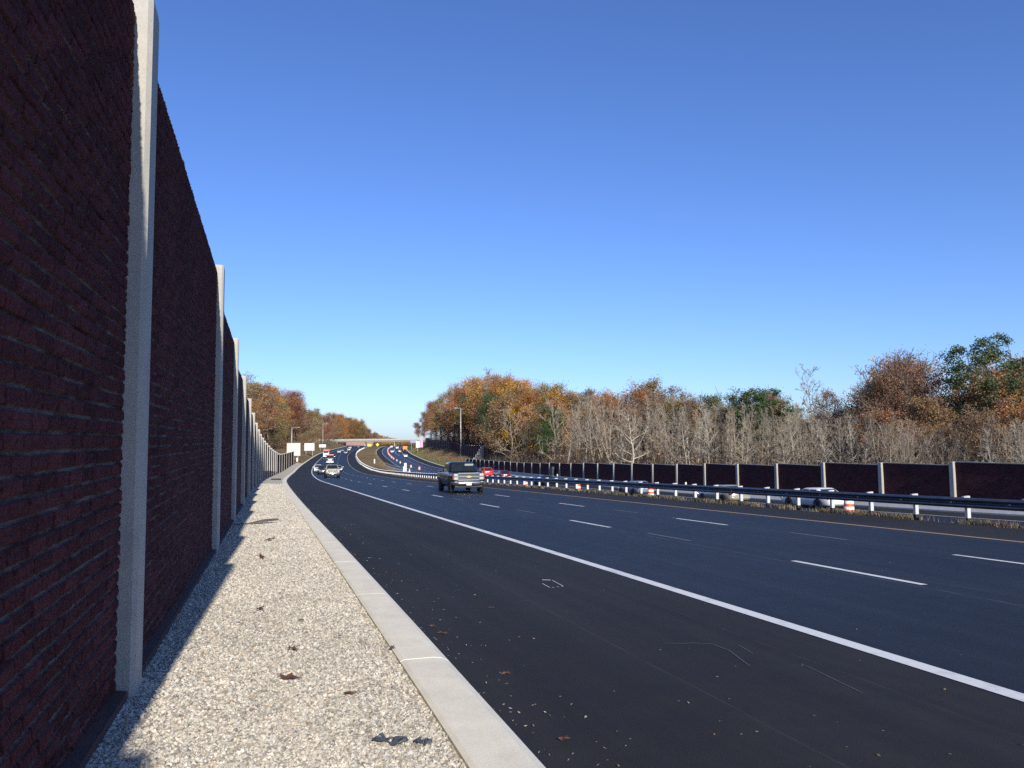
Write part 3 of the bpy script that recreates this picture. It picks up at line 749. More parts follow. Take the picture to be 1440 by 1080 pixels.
# ------------------------------------------------------------------ vehicles
PAINT = {}
def paint(name, col, metal=.0, rough=.28):
    if name not in PAINT: PAINT[name] = carpaint(name + '_paint', col, metal, rough)
    return PAINT[name]
def lerp(a, b, q): return a + (b - a) * q
SPEC = dict(
    sedan=dict(L=4.75, W=1.82, body=[(2.37, .36, .60, .66), (2.3, .22, .70, .82), (2.0, .19, .78, .89), (1.05, .18, .92, .91), (-.8, .18, .97, .91), (-1.75, .2, .99, .90), (-2.2, .24, .97, .86), (-2.36, .36, .88, .74)],
               gh=(.92, 1.0, -1.78, 1.45, .18, -1.12, .83, .60), wheels=(1.42, -1.38, .325), clear=.2, lampz=.64, lampw=.24, lamph=.13, tailz=.80),
    suv=dict(L=4.75, W=1.9, body=[(2.36, .42, .78, .72), (2.28, .27, .92, .87), (1.95, .24, 1.02, .94), (1.0, .23, 1.10, .95), (-1.0, .23, 1.12, .95), (-2.0, .25, 1.12, .94), (-2.3, .30, 1.10, .90), (-2.37, .42, 1.02, .80)],
             gh=(1.06, 1.0, -2.25, 1.72, .25, -1.95, .88, .68), wheels=(1.42, -1.40, .37), clear=.26, lampz=.86, lampw=.30, lamph=.15, tailz=1.0),
    pickup=dict(L=5.85, W=2.03, body=[(2.90, .62, 1.05, .84), (2.84, .50, 1.16, .97), (2.5, .42, 1.21, 1.01), (1.2, .40, 1.27, 1.015), (-.95, .40, 1.29, 1.015), (-2.5, .42, 1.30, 1.01), (-2.84, .50, 1.29, .98), (-2.90, .60, 1.24, .94)],
                gh=(1.24, 1.35, -1.05, 1.89, .62, -.86, .93, .74), wheels=(1.88, -1.80, .40), clear=.42, lampz=.96, lampw=.30, lamph=.30, tailz=1.05))
def ring(y, zl, zh, w):
    half = [(w * .86, zl), (w * .97, zl + .10), (w, lerp(zl, zh, .5)), (w * .985, zh - .13), (w * .94, zh - .03), (w * .80, zh)]
    return [(x, y, z) for x, z in half] + [(-x, y, z) for x, z in half[::-1]]
def gh_pt(g, q, side, u):
    """point on the cabin: q height 0..1, side 0 front 1 left(-x) 2 rear 3 right"""
    zb, yb0, yb1, zr, yr0, yr1, wb, wr = g
    y0 = lerp(yb0, yr0, q); y1 = lerp(yb1, yr1, q); w = lerp(wb, wr, q); z = lerp(zb, zr, q)
    if side == 0: return Vector((lerp(-w, w, u), y0, z))
    if side == 2: return Vector((lerp(w, -w, u), y1, z))
    if side == 3: return Vector((w, lerp(y0, y1, u), z))
    return Vector((-w, lerp(y1, y0, u), z))
def patch(g, side, u0, u1, q0, q1, off=.012, du=0):
    a, b, c, d = gh_pt(g, q0, side, u0), gh_pt(g, q0, side, u1), gh_pt(g, q1, side, u1 - du), gh_pt(g, q1, side, u0 + du)
    n = (b - a).cross(d - a).normalized(); o = Vector((0, lerp(g[1], g[2], .5), 1.2))
    if n.dot((a + c) / 2 - o) < 0: n = -n
    m = MB(); m.loft([[p + n * off for p in (a, b, c, d)], [p - n * .02 for p in (a, b, c, d)]]); return m
PROTO = {}
def vehicle(kind, mat, lights=True, detail=1, roofmat=None, name=None):
    sp = SPEC[kind]; g = sp['gh']; root = empty(name or kind)
    Lh = sp['L'] / 2; W = sp['W'] / 2
    b = MB(); b.smooth = True; b.loft([ring(*x) for x in sp['body']])
    b.smooth = False; b.cur = 1
    R = sp['wheels'][2]
    for wy in sp['wheels'][:2]:
        for sx in (-1, 1):
            b.lathe([(0, -.01), (R * 1.17, -.01), (R * 1.17, .012), (0, .012)], 20, (sx * (W - .004), wy, R + .02), 'X')
    b.box((0, 0, sp['clear'] + .0), (W * 1.5, sp['L'] * .86, .16))
    if kind == 'pickup':
        b.box((0, -1.98, 1.302), (1.58, 1.66, .012))                      # flat dark sheet imitates the shaded well of an open bed
        b.cur = 0
        for sx in (-1, 1): b.bbox((sx * .93, -1.96, 1.33), (.12, 1.86, .08), .02)
        b.bbox((0, -2.85, 1.33), (1.8, .08, .08), .02)
    b.cur = 0; b.smooth = True
    zb, yb0, yb1, zr, yr0, yr1, wb, wr = g
    rings = []
    for q, ins in ((-.12, 0), (0, 0), (.3, -.012), (.6, -.012), (.86, 0), (.97, .05), (1.0, .14)):
        y0 = lerp(yb0, yr0, q) - ins; y1 = lerp(yb1, yr1, q) + ins; w = lerp(wb, wr, q) - ins; z = lerp(zb, zr, q); c = .09
        rings.append([(w - c, y0, z), (w, y0 - c, z), (w, y1 + c, z), (w - c, y1, z), (-w + c, y1, z), (-w, y1 + c, z), (-w, y0 - c, z), (-w + c, y0, z)])
    b.loft(rings)
    b.build('body', [mat, M['rubber']], root)
    patch(g, 0, .07, .93, .10, .86, .02).build('windscreen', M['glass'], root)
    patch(g, 2, .09, .91, .14, .82, .02).build('rear_window', M['glass'], root)
    for side in (1, 3):
        sl = [(.10, .47), (.52, .88)] if kind != 'suv' else [(.08, .36), (.40, .66), (.70, .92)]
        for (u0, u1) in sl:
            if side == 1: u0, u1 = 1 - u1, 1 - u0
            patch(g, side, u0, u1, .12, .80, .02, .012).build('side_window', M['glass'], root)
    rim0 = None
    for wy in sp['wheels'][:2]:
        for sx in (-1, 1):
            if rim0 is None:
                t = MB(); t.smooth = True; w2 = .13
                t.lathe([(R * .62, -w2), (R * .93, -w2), (R, -w2 * .7), (R, w2 * .7), (R * .93, w2), (R * .62, w2), (R * .62, -w2)], 22, axis='X')
                wh = t.build('wheel', M['rubber'], root)
                r = MB(); r.lathe([(0, w2 * .55), (R * .16, w2 * .62), (R * .18, w2 * .4), (R * .55, w2 * .5), (R * .63, w2 * .9), (R * .63, -w2), (0, -w2)], 18, axis='X')
                for k in range(6):
                    a = k * math.pi / 3; r.tube((w2 * .5, R * .15 * math.cos(a), R * .15 * math.sin(a)), (w2 * .72, R * .58 * math.cos(a), R * .58 * math.sin(a)), .035, n=5)
                rim0 = r.build('rim', M['alloy'], wh)
            else:
                wh = copy_tree(wh, None) if False else wh.copy(); COL.objects.link(wh); setparent(wh, root)
                rm = rim0.copy(); COL.objects.link(rm); setparent(rm, wh)
            wh.location = (sx * (W - .11), wy, R); wh.rotation_euler = (0, 0, 0 if sx > 0 else math.pi)
    fy = Lh; zL = sp['lampz']
    # front
    if kind == 'pickup':
        gl = MB(); gl.cur = 1; gl.box((0, fy - .03, .985), (1.22, .10, .40))
        gl.cur = 0
        for k in range(5): gl.bbox((0, fy + .03, .82 + k * .083), (1.2, .03, .018), .006)
        for z in (.775, 1.19): gl.bbox((0, fy + .015, z), (1.32, .07, .05), .015)
        for sx in (-1, 1): gl.bbox((sx * .635, fy + .01, .985), (.05, .07, .42), .015)
        gl.bbox((0, fy + .035, .985), (1.24, .05, .055), .012)
        gr_ = gl.build('grille', [M['chrome'], M['dark']], root)
        e = MB()
        bow = [(-.17, -.03), (-.055, -.03), (-.055, -.058), (.055, -.058), (.055, -.03), (.17, -.03), (.15, .03), (.055, .03), (.055, .058), (-.055, .058), (-.055, .03), (-.15, .03)]
        e.loft([[(x, fy + .075, .985 + z) for x, z in bow], [(x, fy + .05, .985 + z) for x, z in bow]])
        e.build('emblem', M['gold'], gr_)
        for sx in (-1, 1):
            for dz in (-.10, .105):
                h = MB(); h.bbox((sx * .79, fy - .045, .985 + dz), (.25, .14, .17), .03); h.build('headlight', M['lamp'], root)
            h = MB(); h.bbox((sx * .945, fy - .13, .985), (.09, .20, .36), .03); h.build('side_marker', M['amber'], root)
        bp = MB(); bp.smooth = True
        st2 = []
        for x, yy, zz0, zz1 in ((-1.0, fy - .32, .50, .70), (-.93, fy - .06, .48, .72), (-.6, fy + .06, .47, .73), (0, fy + .09, .47, .73), (.6, fy + .06, .47, .73), (.93, fy - .06, .48, .72), (1.0, fy - .32, .50, .70)):
            st2.append([(x, yy, zz0), (x, yy + .03, lerp(zz0, zz1, .5)), (x, yy, zz1), (x, yy - .14, zz1), (x, yy - .14, zz0)])
        bp.loft(st2); bq = bp.build('bumper', M['bumper'], root)
        f = MB(); f.bbox((0, fy + .115, .585), (.62, .02, .07), .008); f.build('air_intake', M['dark'], bq)
        for sx in (-1, 1): f = MB(); f.bbox((sx * .72, fy + .04, .60), (.2, .05, .09), .02); f.build('tow_opening', M['dark'], bq)
        p = MB(); p.bbox((0.02, fy + .135, .55), (.31, .012, .16), .004); p.build('licence_plate', M['plate'], root)
        v = MB(); v.bbox((0, fy - .12, .40), (1.7, .16, .14), .03); v.build('air_dam', M['dark'], root)
        for sx in (-1, 1):
            h = MB(); h.bbox((sx * .8, fy + .03, .675), (.16, .05, .05), .015); h.build('fog_light', M['lamp'], root)
    else:
        gl = MB(); gl.bbox((0, fy - .03, zL - .04), (W * .95, .08, .13), .02); gl.bbox((0, fy - .02, sp['clear'] + .17), (W * 1.3, .07, .12), .02)
        gl.build('grille', M['dark'], root)
        for sx in (-1, 1):
            h = MB(); h.bbox((sx * (W - sp['lampw'] * .62), fy - .13, zL + .02), (sp['lampw'], .22, sp['lamph']), .03); h.build('headlight', M['lamp'], root)
        p = MB(); p.bbox((0, fy + .03, zL - .22), (.31, .012, .15), .004); p.build('licence_plate', M['plate'], root)
        p = MB(); p.bbox((0, fy - .03, sp['clear'] + .28), (W * 1.55, .10, .09), .03); p.build('bumper', mat, root)
    # rear
    for sx in (-1, 1):
        h = MB(); h.bbox((sx * (W - .16), -fy + .06, sp['tailz']), (.22, .14, .15 if kind == 'sedan' else .32), .025); h.build('taillight', M['tail'], root)
    p = MB(); p.bbox((0, -fy + .03, sp['clear'] + .26), (W * 1.6, .14, .16), .03); p.build('rear_bumper', M['bumper'] if kind == 'pickup' else mat, root)
    p = MB(); p.bbox((0, -fy - .012, sp['tailz'] - .06), (.31, .014, .15), .004); p.build('rear_plate', M['plate'], root)
    zm = g[0] + .13
    for sx in (-1, 1):
        h = MB(); h.bbox((sx * (W + .10), g[1] - .32, zm), (.2, .12, .16 if kind != 'pickup' else .24), .03); h.box((sx * (W - .02), g[1] - .33, zm - .04), (.14, .05, .05)); h.build('mirror', M['dark'] if kind == 'pickup' else mat, root)
    return root
def park(root, A, s, t, oncoming, label, group, cat='car', yaw=0, low=1):
    p = A.p(s, t, .008); h = A.h(s); g = (float(np.interp(s + 2, S, A.z)) - float(np.interp(s - 2, S, A.z))) / 4
    root.location = p; root.rotation_mode = 'XYZ'
    root.rotation_euler = (-math.atan(g) if oncoming else math.atan(g), 0, -h + (math.pi if oncoming else 0) + yaw)
    root.scale = (1, 1, low)
    return tag(root, label, cat, group)
GN = 'vehicles coming down the near carriageway'; GF = 'vehicles going up the far carriageway'
pk = vehicle('pickup', paint('black', (.005, .0055, .008), 0, .16), name='pickup_truck')
v_ = MB(); v_.bbox((-.42, .93, 1.70), (.55, .02, .12), .005); v_.build('visor_reflection', basic('reflected_green', (.22, .27, .20), .7), pk)  # strip at the windscreen; its green colour imitates light reflecting there
park(pk, NB, 48.7, 6.6, True, 'black pickup truck with chrome grille and paired headlights, largest vehicle on the near lanes', GN, 'pickup truck', -.05)
silver = paint('silver', (.42, .42, .40), .35); white = paint('white', (.72, .72, .71)); navy = paint('navy', (.025, .04, .08), .2)
red = paint('red', (.48, .030, .030)); maroon = paint('maroon', (.16, .015, .025), .2); grey = paint('grey', (.16, .17, .18), .4); black = PAINT['black']; tan = paint('tan', (.40, .37, .30), .3); blue = paint('pale_blue', (.20, .26, .34), .3)
park(vehicle('pickup', tan, name='pickup_truck'), NB, 114.5, 2.35, True, 'pale tan pickup truck leading the queue in the lane beside the white line', GN, 'pickup truck', .0)
park(vehicle('suv', navy, name='car'), NB, 150, 1.9, True, 'dark blue car right behind the pale tan pickup truck', GN)
park(vehicle('suv', white, name='car'), NB, 178, 1.35, True, 'white sport utility car behind the dark blue car by the white line', GN)
park(vehicle('sedan', silver, name='car'), NB, 189, 6.3, True, 'silver sedan alone in the middle lane beside the queue', GN)
park(vehicle('suv', black, name='car'), NB, 336, 5.2, True, 'dark car with bright headlights just behind the red truck', GN)
for kind, m, s, t, lab in (('sedan', white, 431, 5.2, 'small white sedan beyond the white box truck, first of the far group'), ('sedan', blue, 470, 5.3, 'small pale blue sedan right behind the far white sedan'),
                           ('sedan', silver, 418, 9.2, 'small silver sedan in the inner lane by the yellow line, far off'), ('suv', white, 492, 8.3, 'small white van shaped car far off in the inner lane'),
                           ('suv', grey, 617, 9.1, 'tiny grey car just this side of the overpass, inner lane'), ('sedan', navy, 632, 5.3, 'tiny dark car just this side of the overpass, middle lane'),
                           ('suv', white, 560, 5.6, 'tiny white car halfway between the far group and the overpass')):
    park(vehicle(kind, m, name='car'), NB, s, t, True, lab, GN)
# trucks built on a shared cab-and-box pattern
def truck(cab_mat, box_mat, top_mat, box):
    root = empty('truck'); b = MB()
    W = 1.22
    cab = [(2.9, .55, 1.7, 1.10), (2.86, .5, 2.0, 1.16), (2.3, .48, 2.75, 1.18), (1.0, .48, 2.9, 1.2), (.9, .48, 2.9, 1.2)]
    b.loft([[(x * w, y, z) for x, z in ((-.98, z0), (-1, z0 + .2), (-1, z1 - .2), (-.9, z1), (.9, z1), (1, z1 - .2), (1, z0 + .2), (.98, z0))] for y, z0, z1, w in cab])
    b.cur = 1; b.box((0, -.8, .62), (1.0, 7.0, .22))
    b.build('cab', [cab_mat, M['dark']], root)
    w = MB(); w.loft([[(-1.04, 2.83, 1.85), (1.04, 2.83, 1.85), (1.0, 2.40, 2.62), (-1.0, 2.40, 2.62)], [(-1.04, 2.70, 1.80), (1.04, 2.70, 1.80), (1.0, 2.3, 2.56), (-1.0, 2.3, 2.56)]])
    for v in range(len(w.v)): w.v[v] = (w.v[v][0], w.v[v][1] + .06, w.v[v][2] + .03)
    w.build('windscreen', M['glass'], root)
    if box:
        c = MB(); c.bbox((0, -1.9, 2.15), (2.5, 5.2, 2.7), .04); c.build('cargo_box', box_mat, root)
        c = MB(); c.bbox((0, .76, 3.15), (2.44, .12, .62), .03); c.bbox((0, 2.1, 3.05), (2.3, 1.5, .42), .08); c.build('roof_header', top_mat, root)
    else:
        c = MB(); c.bbox((0, -2.0, 1.0), (2.4, 5.2, .16), .03); c.bbox((0, .70, 1.6), (2.3, .08, 1.2), .02); c.build('flat_bed', box_mat, root)
        c = MB(); c.bbox((0, 1.9, 2.98), (2.5, 1.7, .50), .12); c.build('roof_fairing', top_mat, root)
    gl = MB(); gl.bbox((0, 2.92, 1.25), (1.3, .08, .7), .03); gl.build('grille', M['chrome'], root)
    bp = MB(); bp.bbox((0, 2.95, .62), (2.4, .2, .34), .04); bp.build('bumper', M['bumper'], root)
    for sx in (-1, 1):
        h = MB(); h.bbox((sx * .95, 2.92, 1.02), (.3, .12, .24), .03); h.build('headlight', M['lamp'], root)
        m = MB(); m.bbox((sx * 1.42, 2.35, 2.1), (.2, .1, .5), .02); m.box((sx * 1.25, 2.4, 2.1), (.25, .04, .04)); m.build('mirror', M['dark'], root)
        for wy in (1.9, -2.9, -3.9):
            t = MB(); R = .48; t.smooth = True; t.lathe([(0, -.15), (R * .9, -.15), (R, -.1), (R, .1), (R * .9, .15), (0, .15)], 18, (sx * 1.05, wy, R), 'X'); t.build('wheel', M['rubber'], root)
    return root
park(truck(navy, grey, red, False), NB, 262, 4.75, True, 'dark flatbed truck with a bright red roof fairing in the middle lane', GN, 'truck')
park(truck(white, white, red, True), NB, 338, 1.95, True, 'white box truck with a dark red top in the lane by the white line', GN, 'truck')
# far carriageway, seen from behind
for kind, m, s, t, lab, cat in (('suv', red, 143, -1.83, 'bright red sport utility car seen from behind beside the low noise wall', 'car'),
                           ('suv', black, 134.6, -5.3, 'dark car half hidden behind the black pickup, beside the bright red car', 'car'),
                           ('sedan', maroon, 129, -1.7, 'dark maroon sedan following the bright red car by the noise wall', 'car'),
                           ('sedan', navy, 104, -1.75, 'dark blue sedan whose roof shows over the guardrail near the grey cabinet', 'car'),
                           ('sedan', blue, 74.8, -1.7, 'blue grey sedan behind the guardrail, just left of an orange barrel', 'car'),
                           ('sedan', tan, 59.6, -1.75, 'pale sedan mostly hidden by the guardrail rail, between blue grey and white cars', 'car'),
                           ('sedan', white, 51.2, -.3, 'white sedan behind the guardrail beside the orange barrel, closest of the far lanes', 'car'),
                           ('pickup', grey, 430, -1.5, 'grey pickup truck far up the far carriageway near the solid line', 'pickup truck'),
                           ('sedan', white, 363, -1.75, 'small white sedan with dark windows beside the far outer edge line', 'car'),
                           ('sedan', white, 432, -5.6, 'small white sedan between the barrels and the solid line', 'car'),
                           ('suv', white, 520, -2.0, 'tiny white car far up the road before the orange work sign', 'car'),
                           ('suv', white, 560, -6.6, 'tiny white work van beyond the last barrels', 'van')):
    park(vehicle(kind, m, name='pickup_truck' if kind == 'pickup' else 'car'), SB, s, t, False, lab, GF, cat, low=.88 if 40 < s < 110 else 1)

# ------------------------------------------------------------------ barrels
def barrel():
    root = empty('traffic_barrel')
    d = MB(); d.smooth = True
    zs = [(.05, .285, 0), (.20, .275, 0), (.205, .285, 1), (.36, .270, 1), (.365, .262, 0), (.52, .256, 0), (.525, .262, 1), (.68, .25, 1), (.685, .24, 0), (.86, .225, 0), (.90, .20, 0), (.91, .0, 0)]
    for (z0, r0, m0), (z1, r1, m1) in zip(zs[:-1], zs[1:]):
        d.cur = m0; d.lathe([(r0, z0), (r1, z1)], 20)
    d.build('drum', [M['orange'], M['barrelwhite']], root)
    r = MB(); r.lathe([(0, 0), (.40, 0), (.40, .05), (.29, .07), (0, .07)], 20); r.build('rubber_base', M['rubber'], root)
    h = MB(); h.bbox((0, 0, .95), (.16, .03, .09), .01); h.build('handle', M['orange'], root)
    return root
b0 = barrel(); first = True
bars = [(45.2, -2.87, 'orange and white barrel beside the white sedan, seen under the guardrail'), (67.4, -3.79, 'orange and white barrel seen under the guardrail right of the blue grey sedan'),
        (77.2, -6.6, 'orange and white barrel under the guardrail rail below the low wall, middle of its row'), (90.9, -7.9, 'orange and white barrel between guardrail posts just right of the pickup')]
far_b = [(202, -8.3), (230, -8.34), (255, -8.45), (284, -8.68), (309.5, -8.67), (331, -8.87), (346, -8.8), (356, -8.71), (374, -8.5), (391, -8.3), (398, -8.25), (408, -8.15), (416, -8.05), (425, -7.98), (438, -7.95), (451, -7.89), (464, -7.8), (482, -7.7), (500, -7.64), (516, -7.5), (532, -7.3), (548, -7.12)]
ordn = lambda n: '%d%s' % (n, 'th' if 10 <= n % 100 <= 20 else {1: 'st', 2: 'nd', 3: 'rd'}.get(n % 10, 'th'))
for i, (s, t) in enumerate(far_b): bars.append((s, t, 'orange and white barrel in the curving row, %s from the end closest to the pickup' % ordn(i + 1)))
for s, t, lab in bars:
    o = b0 if first else copy_tree(b0); first = False
    o.location = SB.p(s, t, .006); o.rotation_euler = (0, 0, random.random() * 6)
    tag(o, lab, 'traffic barrel', 'traffic barrels on the far carriageway')

# ------------------------------------------------------------------ signs and small roadside things
def sign(A, s, t, w, h, zc, mat, label, legs=2, yaw=0, z0=None, cat='sign', legx=.33, shape='rect', group=None, back=False):
    root = empty('road_sign'); p = A.p(s, t); p.z = tz(p.x, p.y) if z0 is None else p.z + z0
    root.location = p; root.rotation_euler = (0, 0, -A.h(s) + yaw)
    b = MB()
    if shape == 'diamond': b.loft([[(0, y, zc - h / 2), (w / 2, y, zc), (0, y, zc + h / 2), (-w / 2, y, zc)] for y in (-.02, .02)])
    else: b.bbox((0, 0, zc), (w, .04, h), .008)
    b.build('sign_panel', mat, root)
    if w > 2 and shape == 'rect':
        st3 = MB()
        for k in range(3): st3.box((0, -.05, zc + (k - 1) * h * .34), (w * .96, .06, .07))
        st3.build('stiffener', M['signback'], root)
    xs = [0] if legs == 1 else [-w * legx, w * legx]
    for x in xs:
        l = MB(); l.box((x, .09, zc / 2 - .2), (.13, .13, zc + .4 + (h * .3 if shape == 'rect' else 0))); l.build('leg', M['pole'], root)
    return tag(root, label, cat, group)
GS = 'large sign backs beside the near carriageway'
sign(NB, 276, -7.9, 4.6, 4.5, 4.3, M['signback'], 'largest pale sign back, at the end of the brick noise wall', group=GS, z0=.25, legs=2)
sign(NB, 359, -6.2, 4.5, 3.4, 4.2, M['signwhite'], 'middle one of the three pale sign backs, on two legs', group=GS, z0=.1)
sign(NB, 452, -5.2, 3.9, 1.8, 3.4, M['signwhite'], 'smallest and farthest of the three pale sign backs', group=GS, z0=.05)
sign(NB, 612, 18, 2.9, 1.7, 2.3, M['signyellow'], 'yellow rectangular sign at the tip of the median below the overpass', z0=-.3)
sign(NB, 600, 24.5, 2.6, 2.6, 2.9, M['signyellow'], 'yellow diamond sign near the median tip below the overpass', legs=1, shape='diamond', z0=-.3)
sign(SB, 470, 2.6, 2.6, 1.9, 1.9, M['signorange'], 'orange work zone sign at the right edge of the far carriageway', z0=0)
sg = sign(SB, 405, 7.1, 1.9, 3.5, 4.4, M['signwhite'], 'white and violet sign board on a leg in the grass slope', legs=1, z0=.9)
b = MB(); b.bbox((1.85, 0, 4.7), (1.75, .04, 3.9), .008); b.cur = 1; b.bbox((1.4, -.03, 5.9), (.7, .03, 1.2), .004); b.build('violet_panel', [M['signpink'], M['signblue']], sg)
sg2 = sign(SB, 480, 8.3, 4.3, 1.6, 4.6, M['signblue'], 'violet and blue sign board hidden partly by the overpass end', legs=2, z0=.9)
# pale marker posts
def marker(A, s, t, h, w, label, z0=0.0, group=None):
    root = empty('marker_post'); root.location = A.p(s, t, z0); root.rotation_euler = (0, 0, -A.h(s))
    a = MB(); a.bbox((0, 0, h * .5 + .1), (w, .10, h * .9), .03); a.build('marker_panel', M['signwhite'], root)
    l = MB(); l.tube((0, .09, -.3), (0, .09, h * .98), .04); l.build('stem', M['pole'], root)
    return tag(root, label, 'marker post', group)
GM = 'pale marker posts along the carriageways'
marker(NB, 274.5, -6.6, 1.55, .55, 'short white marker at the end of the brick noise wall', .1, GM)
marker(NB, 262, 19.5, 1.7, .42, 'white marker standing alone in the grass median island', 0, GM)
marker(NB, 470, 15.6, 1.5, .42, 'tiny white marker on the kerb at the far bend of the median', .1, GM)
marker(SB, 173.5, -14.0, 2.05, .55, 'broad white marker post above the guardrail left of the pickup', 0, GM)
marker(SB, 170.6, -14.6, 1.3, .26, 'narrow pale marker post beside the broad white one', 0, GM)
marker(SB, 231, 4.95, 1.3, .6, 'white marker at the start of the low noise wall above the pickup roof', .0, GM)
for s, lab in ((76.3, 'small white reflector post on the barrier top right of the blue grey sedan'), (118, 'small white reflector post on the barrier right of the maroon sedan')):
    r = empty('reflector_post'); r.location = SB.p(s, 4.34, .80); a = MB(); a.bbox((0, 0, .16), (.16, .05, .34), .01); a.build('reflector', M['signwhite'], r); a = MB(); a.tube((0, 0, 0), (0, 0, .06), .05); a.build('foot', M['pole'], r)
    tag(r, lab, 'reflector')
# cabinet at the wall
cb = empty('utility_cabinet', SB.p(121.5, 4.55)); cb.rotation_euler = (0, 0, -SB.h(121.5))
a = MB(); a.bbox((0, 0, 1.25), (.36, 1.2, 1.9), .03); a.build('cabinet_body', basic('cabinet', (.035, .04, .05), .5), cb)
a = MB(); a.bbox((-.19, 0, 1.25), (.02, 1.0, 1.6), .006); a.build('door', basic('cabinet_door', (.05, .055, .07), .5), cb)
tag(cb, 'dark upright cabinet standing before the low brick noise wall', 'cabinet')
# light poles
def light_pole(A, s, t, h, z0, label, r=.17, yaw=0, arm=2.2, two=True):
    root = empty('light_pole'); p = A.p(s, t); p.z = tz(p.x, p.y) + z0; root.location = p; root.rotation_euler = (0, 0, -A.h(s) + yaw)
    a = MB(); a.smooth = True; a.tube((0, 0, -.3), (0, 0, h), r, r * .55, 10); a.build('mast', M['pole'], root)
    a = MB(); a.tube((0, 0, h - .25), (-arm, 0, h + .15), .07, .05, 8); a.build('arm', M['pole'], root)
    a = MB(); a.bbox((-arm - .3, 0, h + .12), (.85, .42, .2), .06); a.build('lamp_head', M['pole'], root)
    a = MB(); a.bbox((0, 0, .2), (.6, .6, .4), .04); a.build('base', M['concw'], root)
    return tag(root, label, 'light pole', 'tall light poles')
light_pole(SB, 281, 13.2, 17.2, 0, 'tall grey light pole in front of the wood beside the stepped pale wall end', .3, 0, 1.6)
light_pole(NB, 330, -12, 10.5, .3, 'grey light pole standing behind the largest pale sign back', .28, math.pi, 2.4)
light_pole(NB, 505, -9, 15.5, .3, 'thin grey light pole by the left end of the overpass', .22, math.pi, 2.0)

# ------------------------------------------------------------------ overpass
br = empty('overpass_bridge', (-125, 690, ZO)); tag(br, 'pale concrete overpass crossing both carriageways in the distance', 'bridge')
ex = Vector((1, .10, 0)).normalized(); ey = Vector((-ex.y, ex.x, 0)); BA = math.atan2(ex.y, ex.x); RB = Matrix.Rotation(BA, 3, 'Z')
def bl(u, v, z): return ex * u + ey * v + Vector((0, 0, z))
def bbar(name, u0, u1, v, z0, z1, th, mat):
    m = MB(); m.box(bl((u0 + u1) / 2, v, (z0 + z1) / 2), (u1 - u0, th, z1 - z0), RB); return m.build(name, mat, br)
bbar('deck', -62, 52, 6, -.55, -.15, 13, M['bridge'])
for v in (-.45, 12.45): bbar('parapet', -62, 52, v, -.16, .85, .3, M['bridge'])
for v in (.3, 3.2, 6, 8.8, 11.7): bbar('girder', -58, 48, v, -1.75, -.56, .5, basic('girder', (.20, .19, .16), .7) if v == .3 else D.materials['girder'])
rl = MB()
for k in range(0, 39): rl.box(bl(-61 + 3 * k - .0, -.45, 1.05), (.08, .08, .42), RB)
rl.box(bl(-5, -.45, 1.28), (114, .07, .07), RB); rl.build('railing', M['pole'], br)
for u in (-36, -11, 16):
    m = MB(); m.box(bl(u, 6, -1.98), (1.1, 12.5, .44), RB)
    for v in (1, 6, 11): m.tube(bl(u, v, -9), bl(u, v, -2.2), .5, n=12)
    m.build('pier', M['bridge'], br)
for u in (-57, 47):
    m = MB(); m.box(bl(u, 6, -4.2), (3, 14, 7.2), RB); m.build('abutment', M['bridge'], br)
pw = empty('retaining_wall', (-150, 735, 0)); pw.location.z = tz(-150, 735)
m = MB(); m.box((0, 0, 2.2), (26, .4, 5.6), RB); m.build('wall_face', basic('pink_brick', (.30, .19, .17), .9, var=.2, scale=1.5), pw)
m = MB(); m.box((0, 0, 5.1), (26.3, .6, .22), RB); m.build('coping', M['concw'], pw)
tag(pw, 'pinkish wall seen through the opening under the overpass', 'wall')

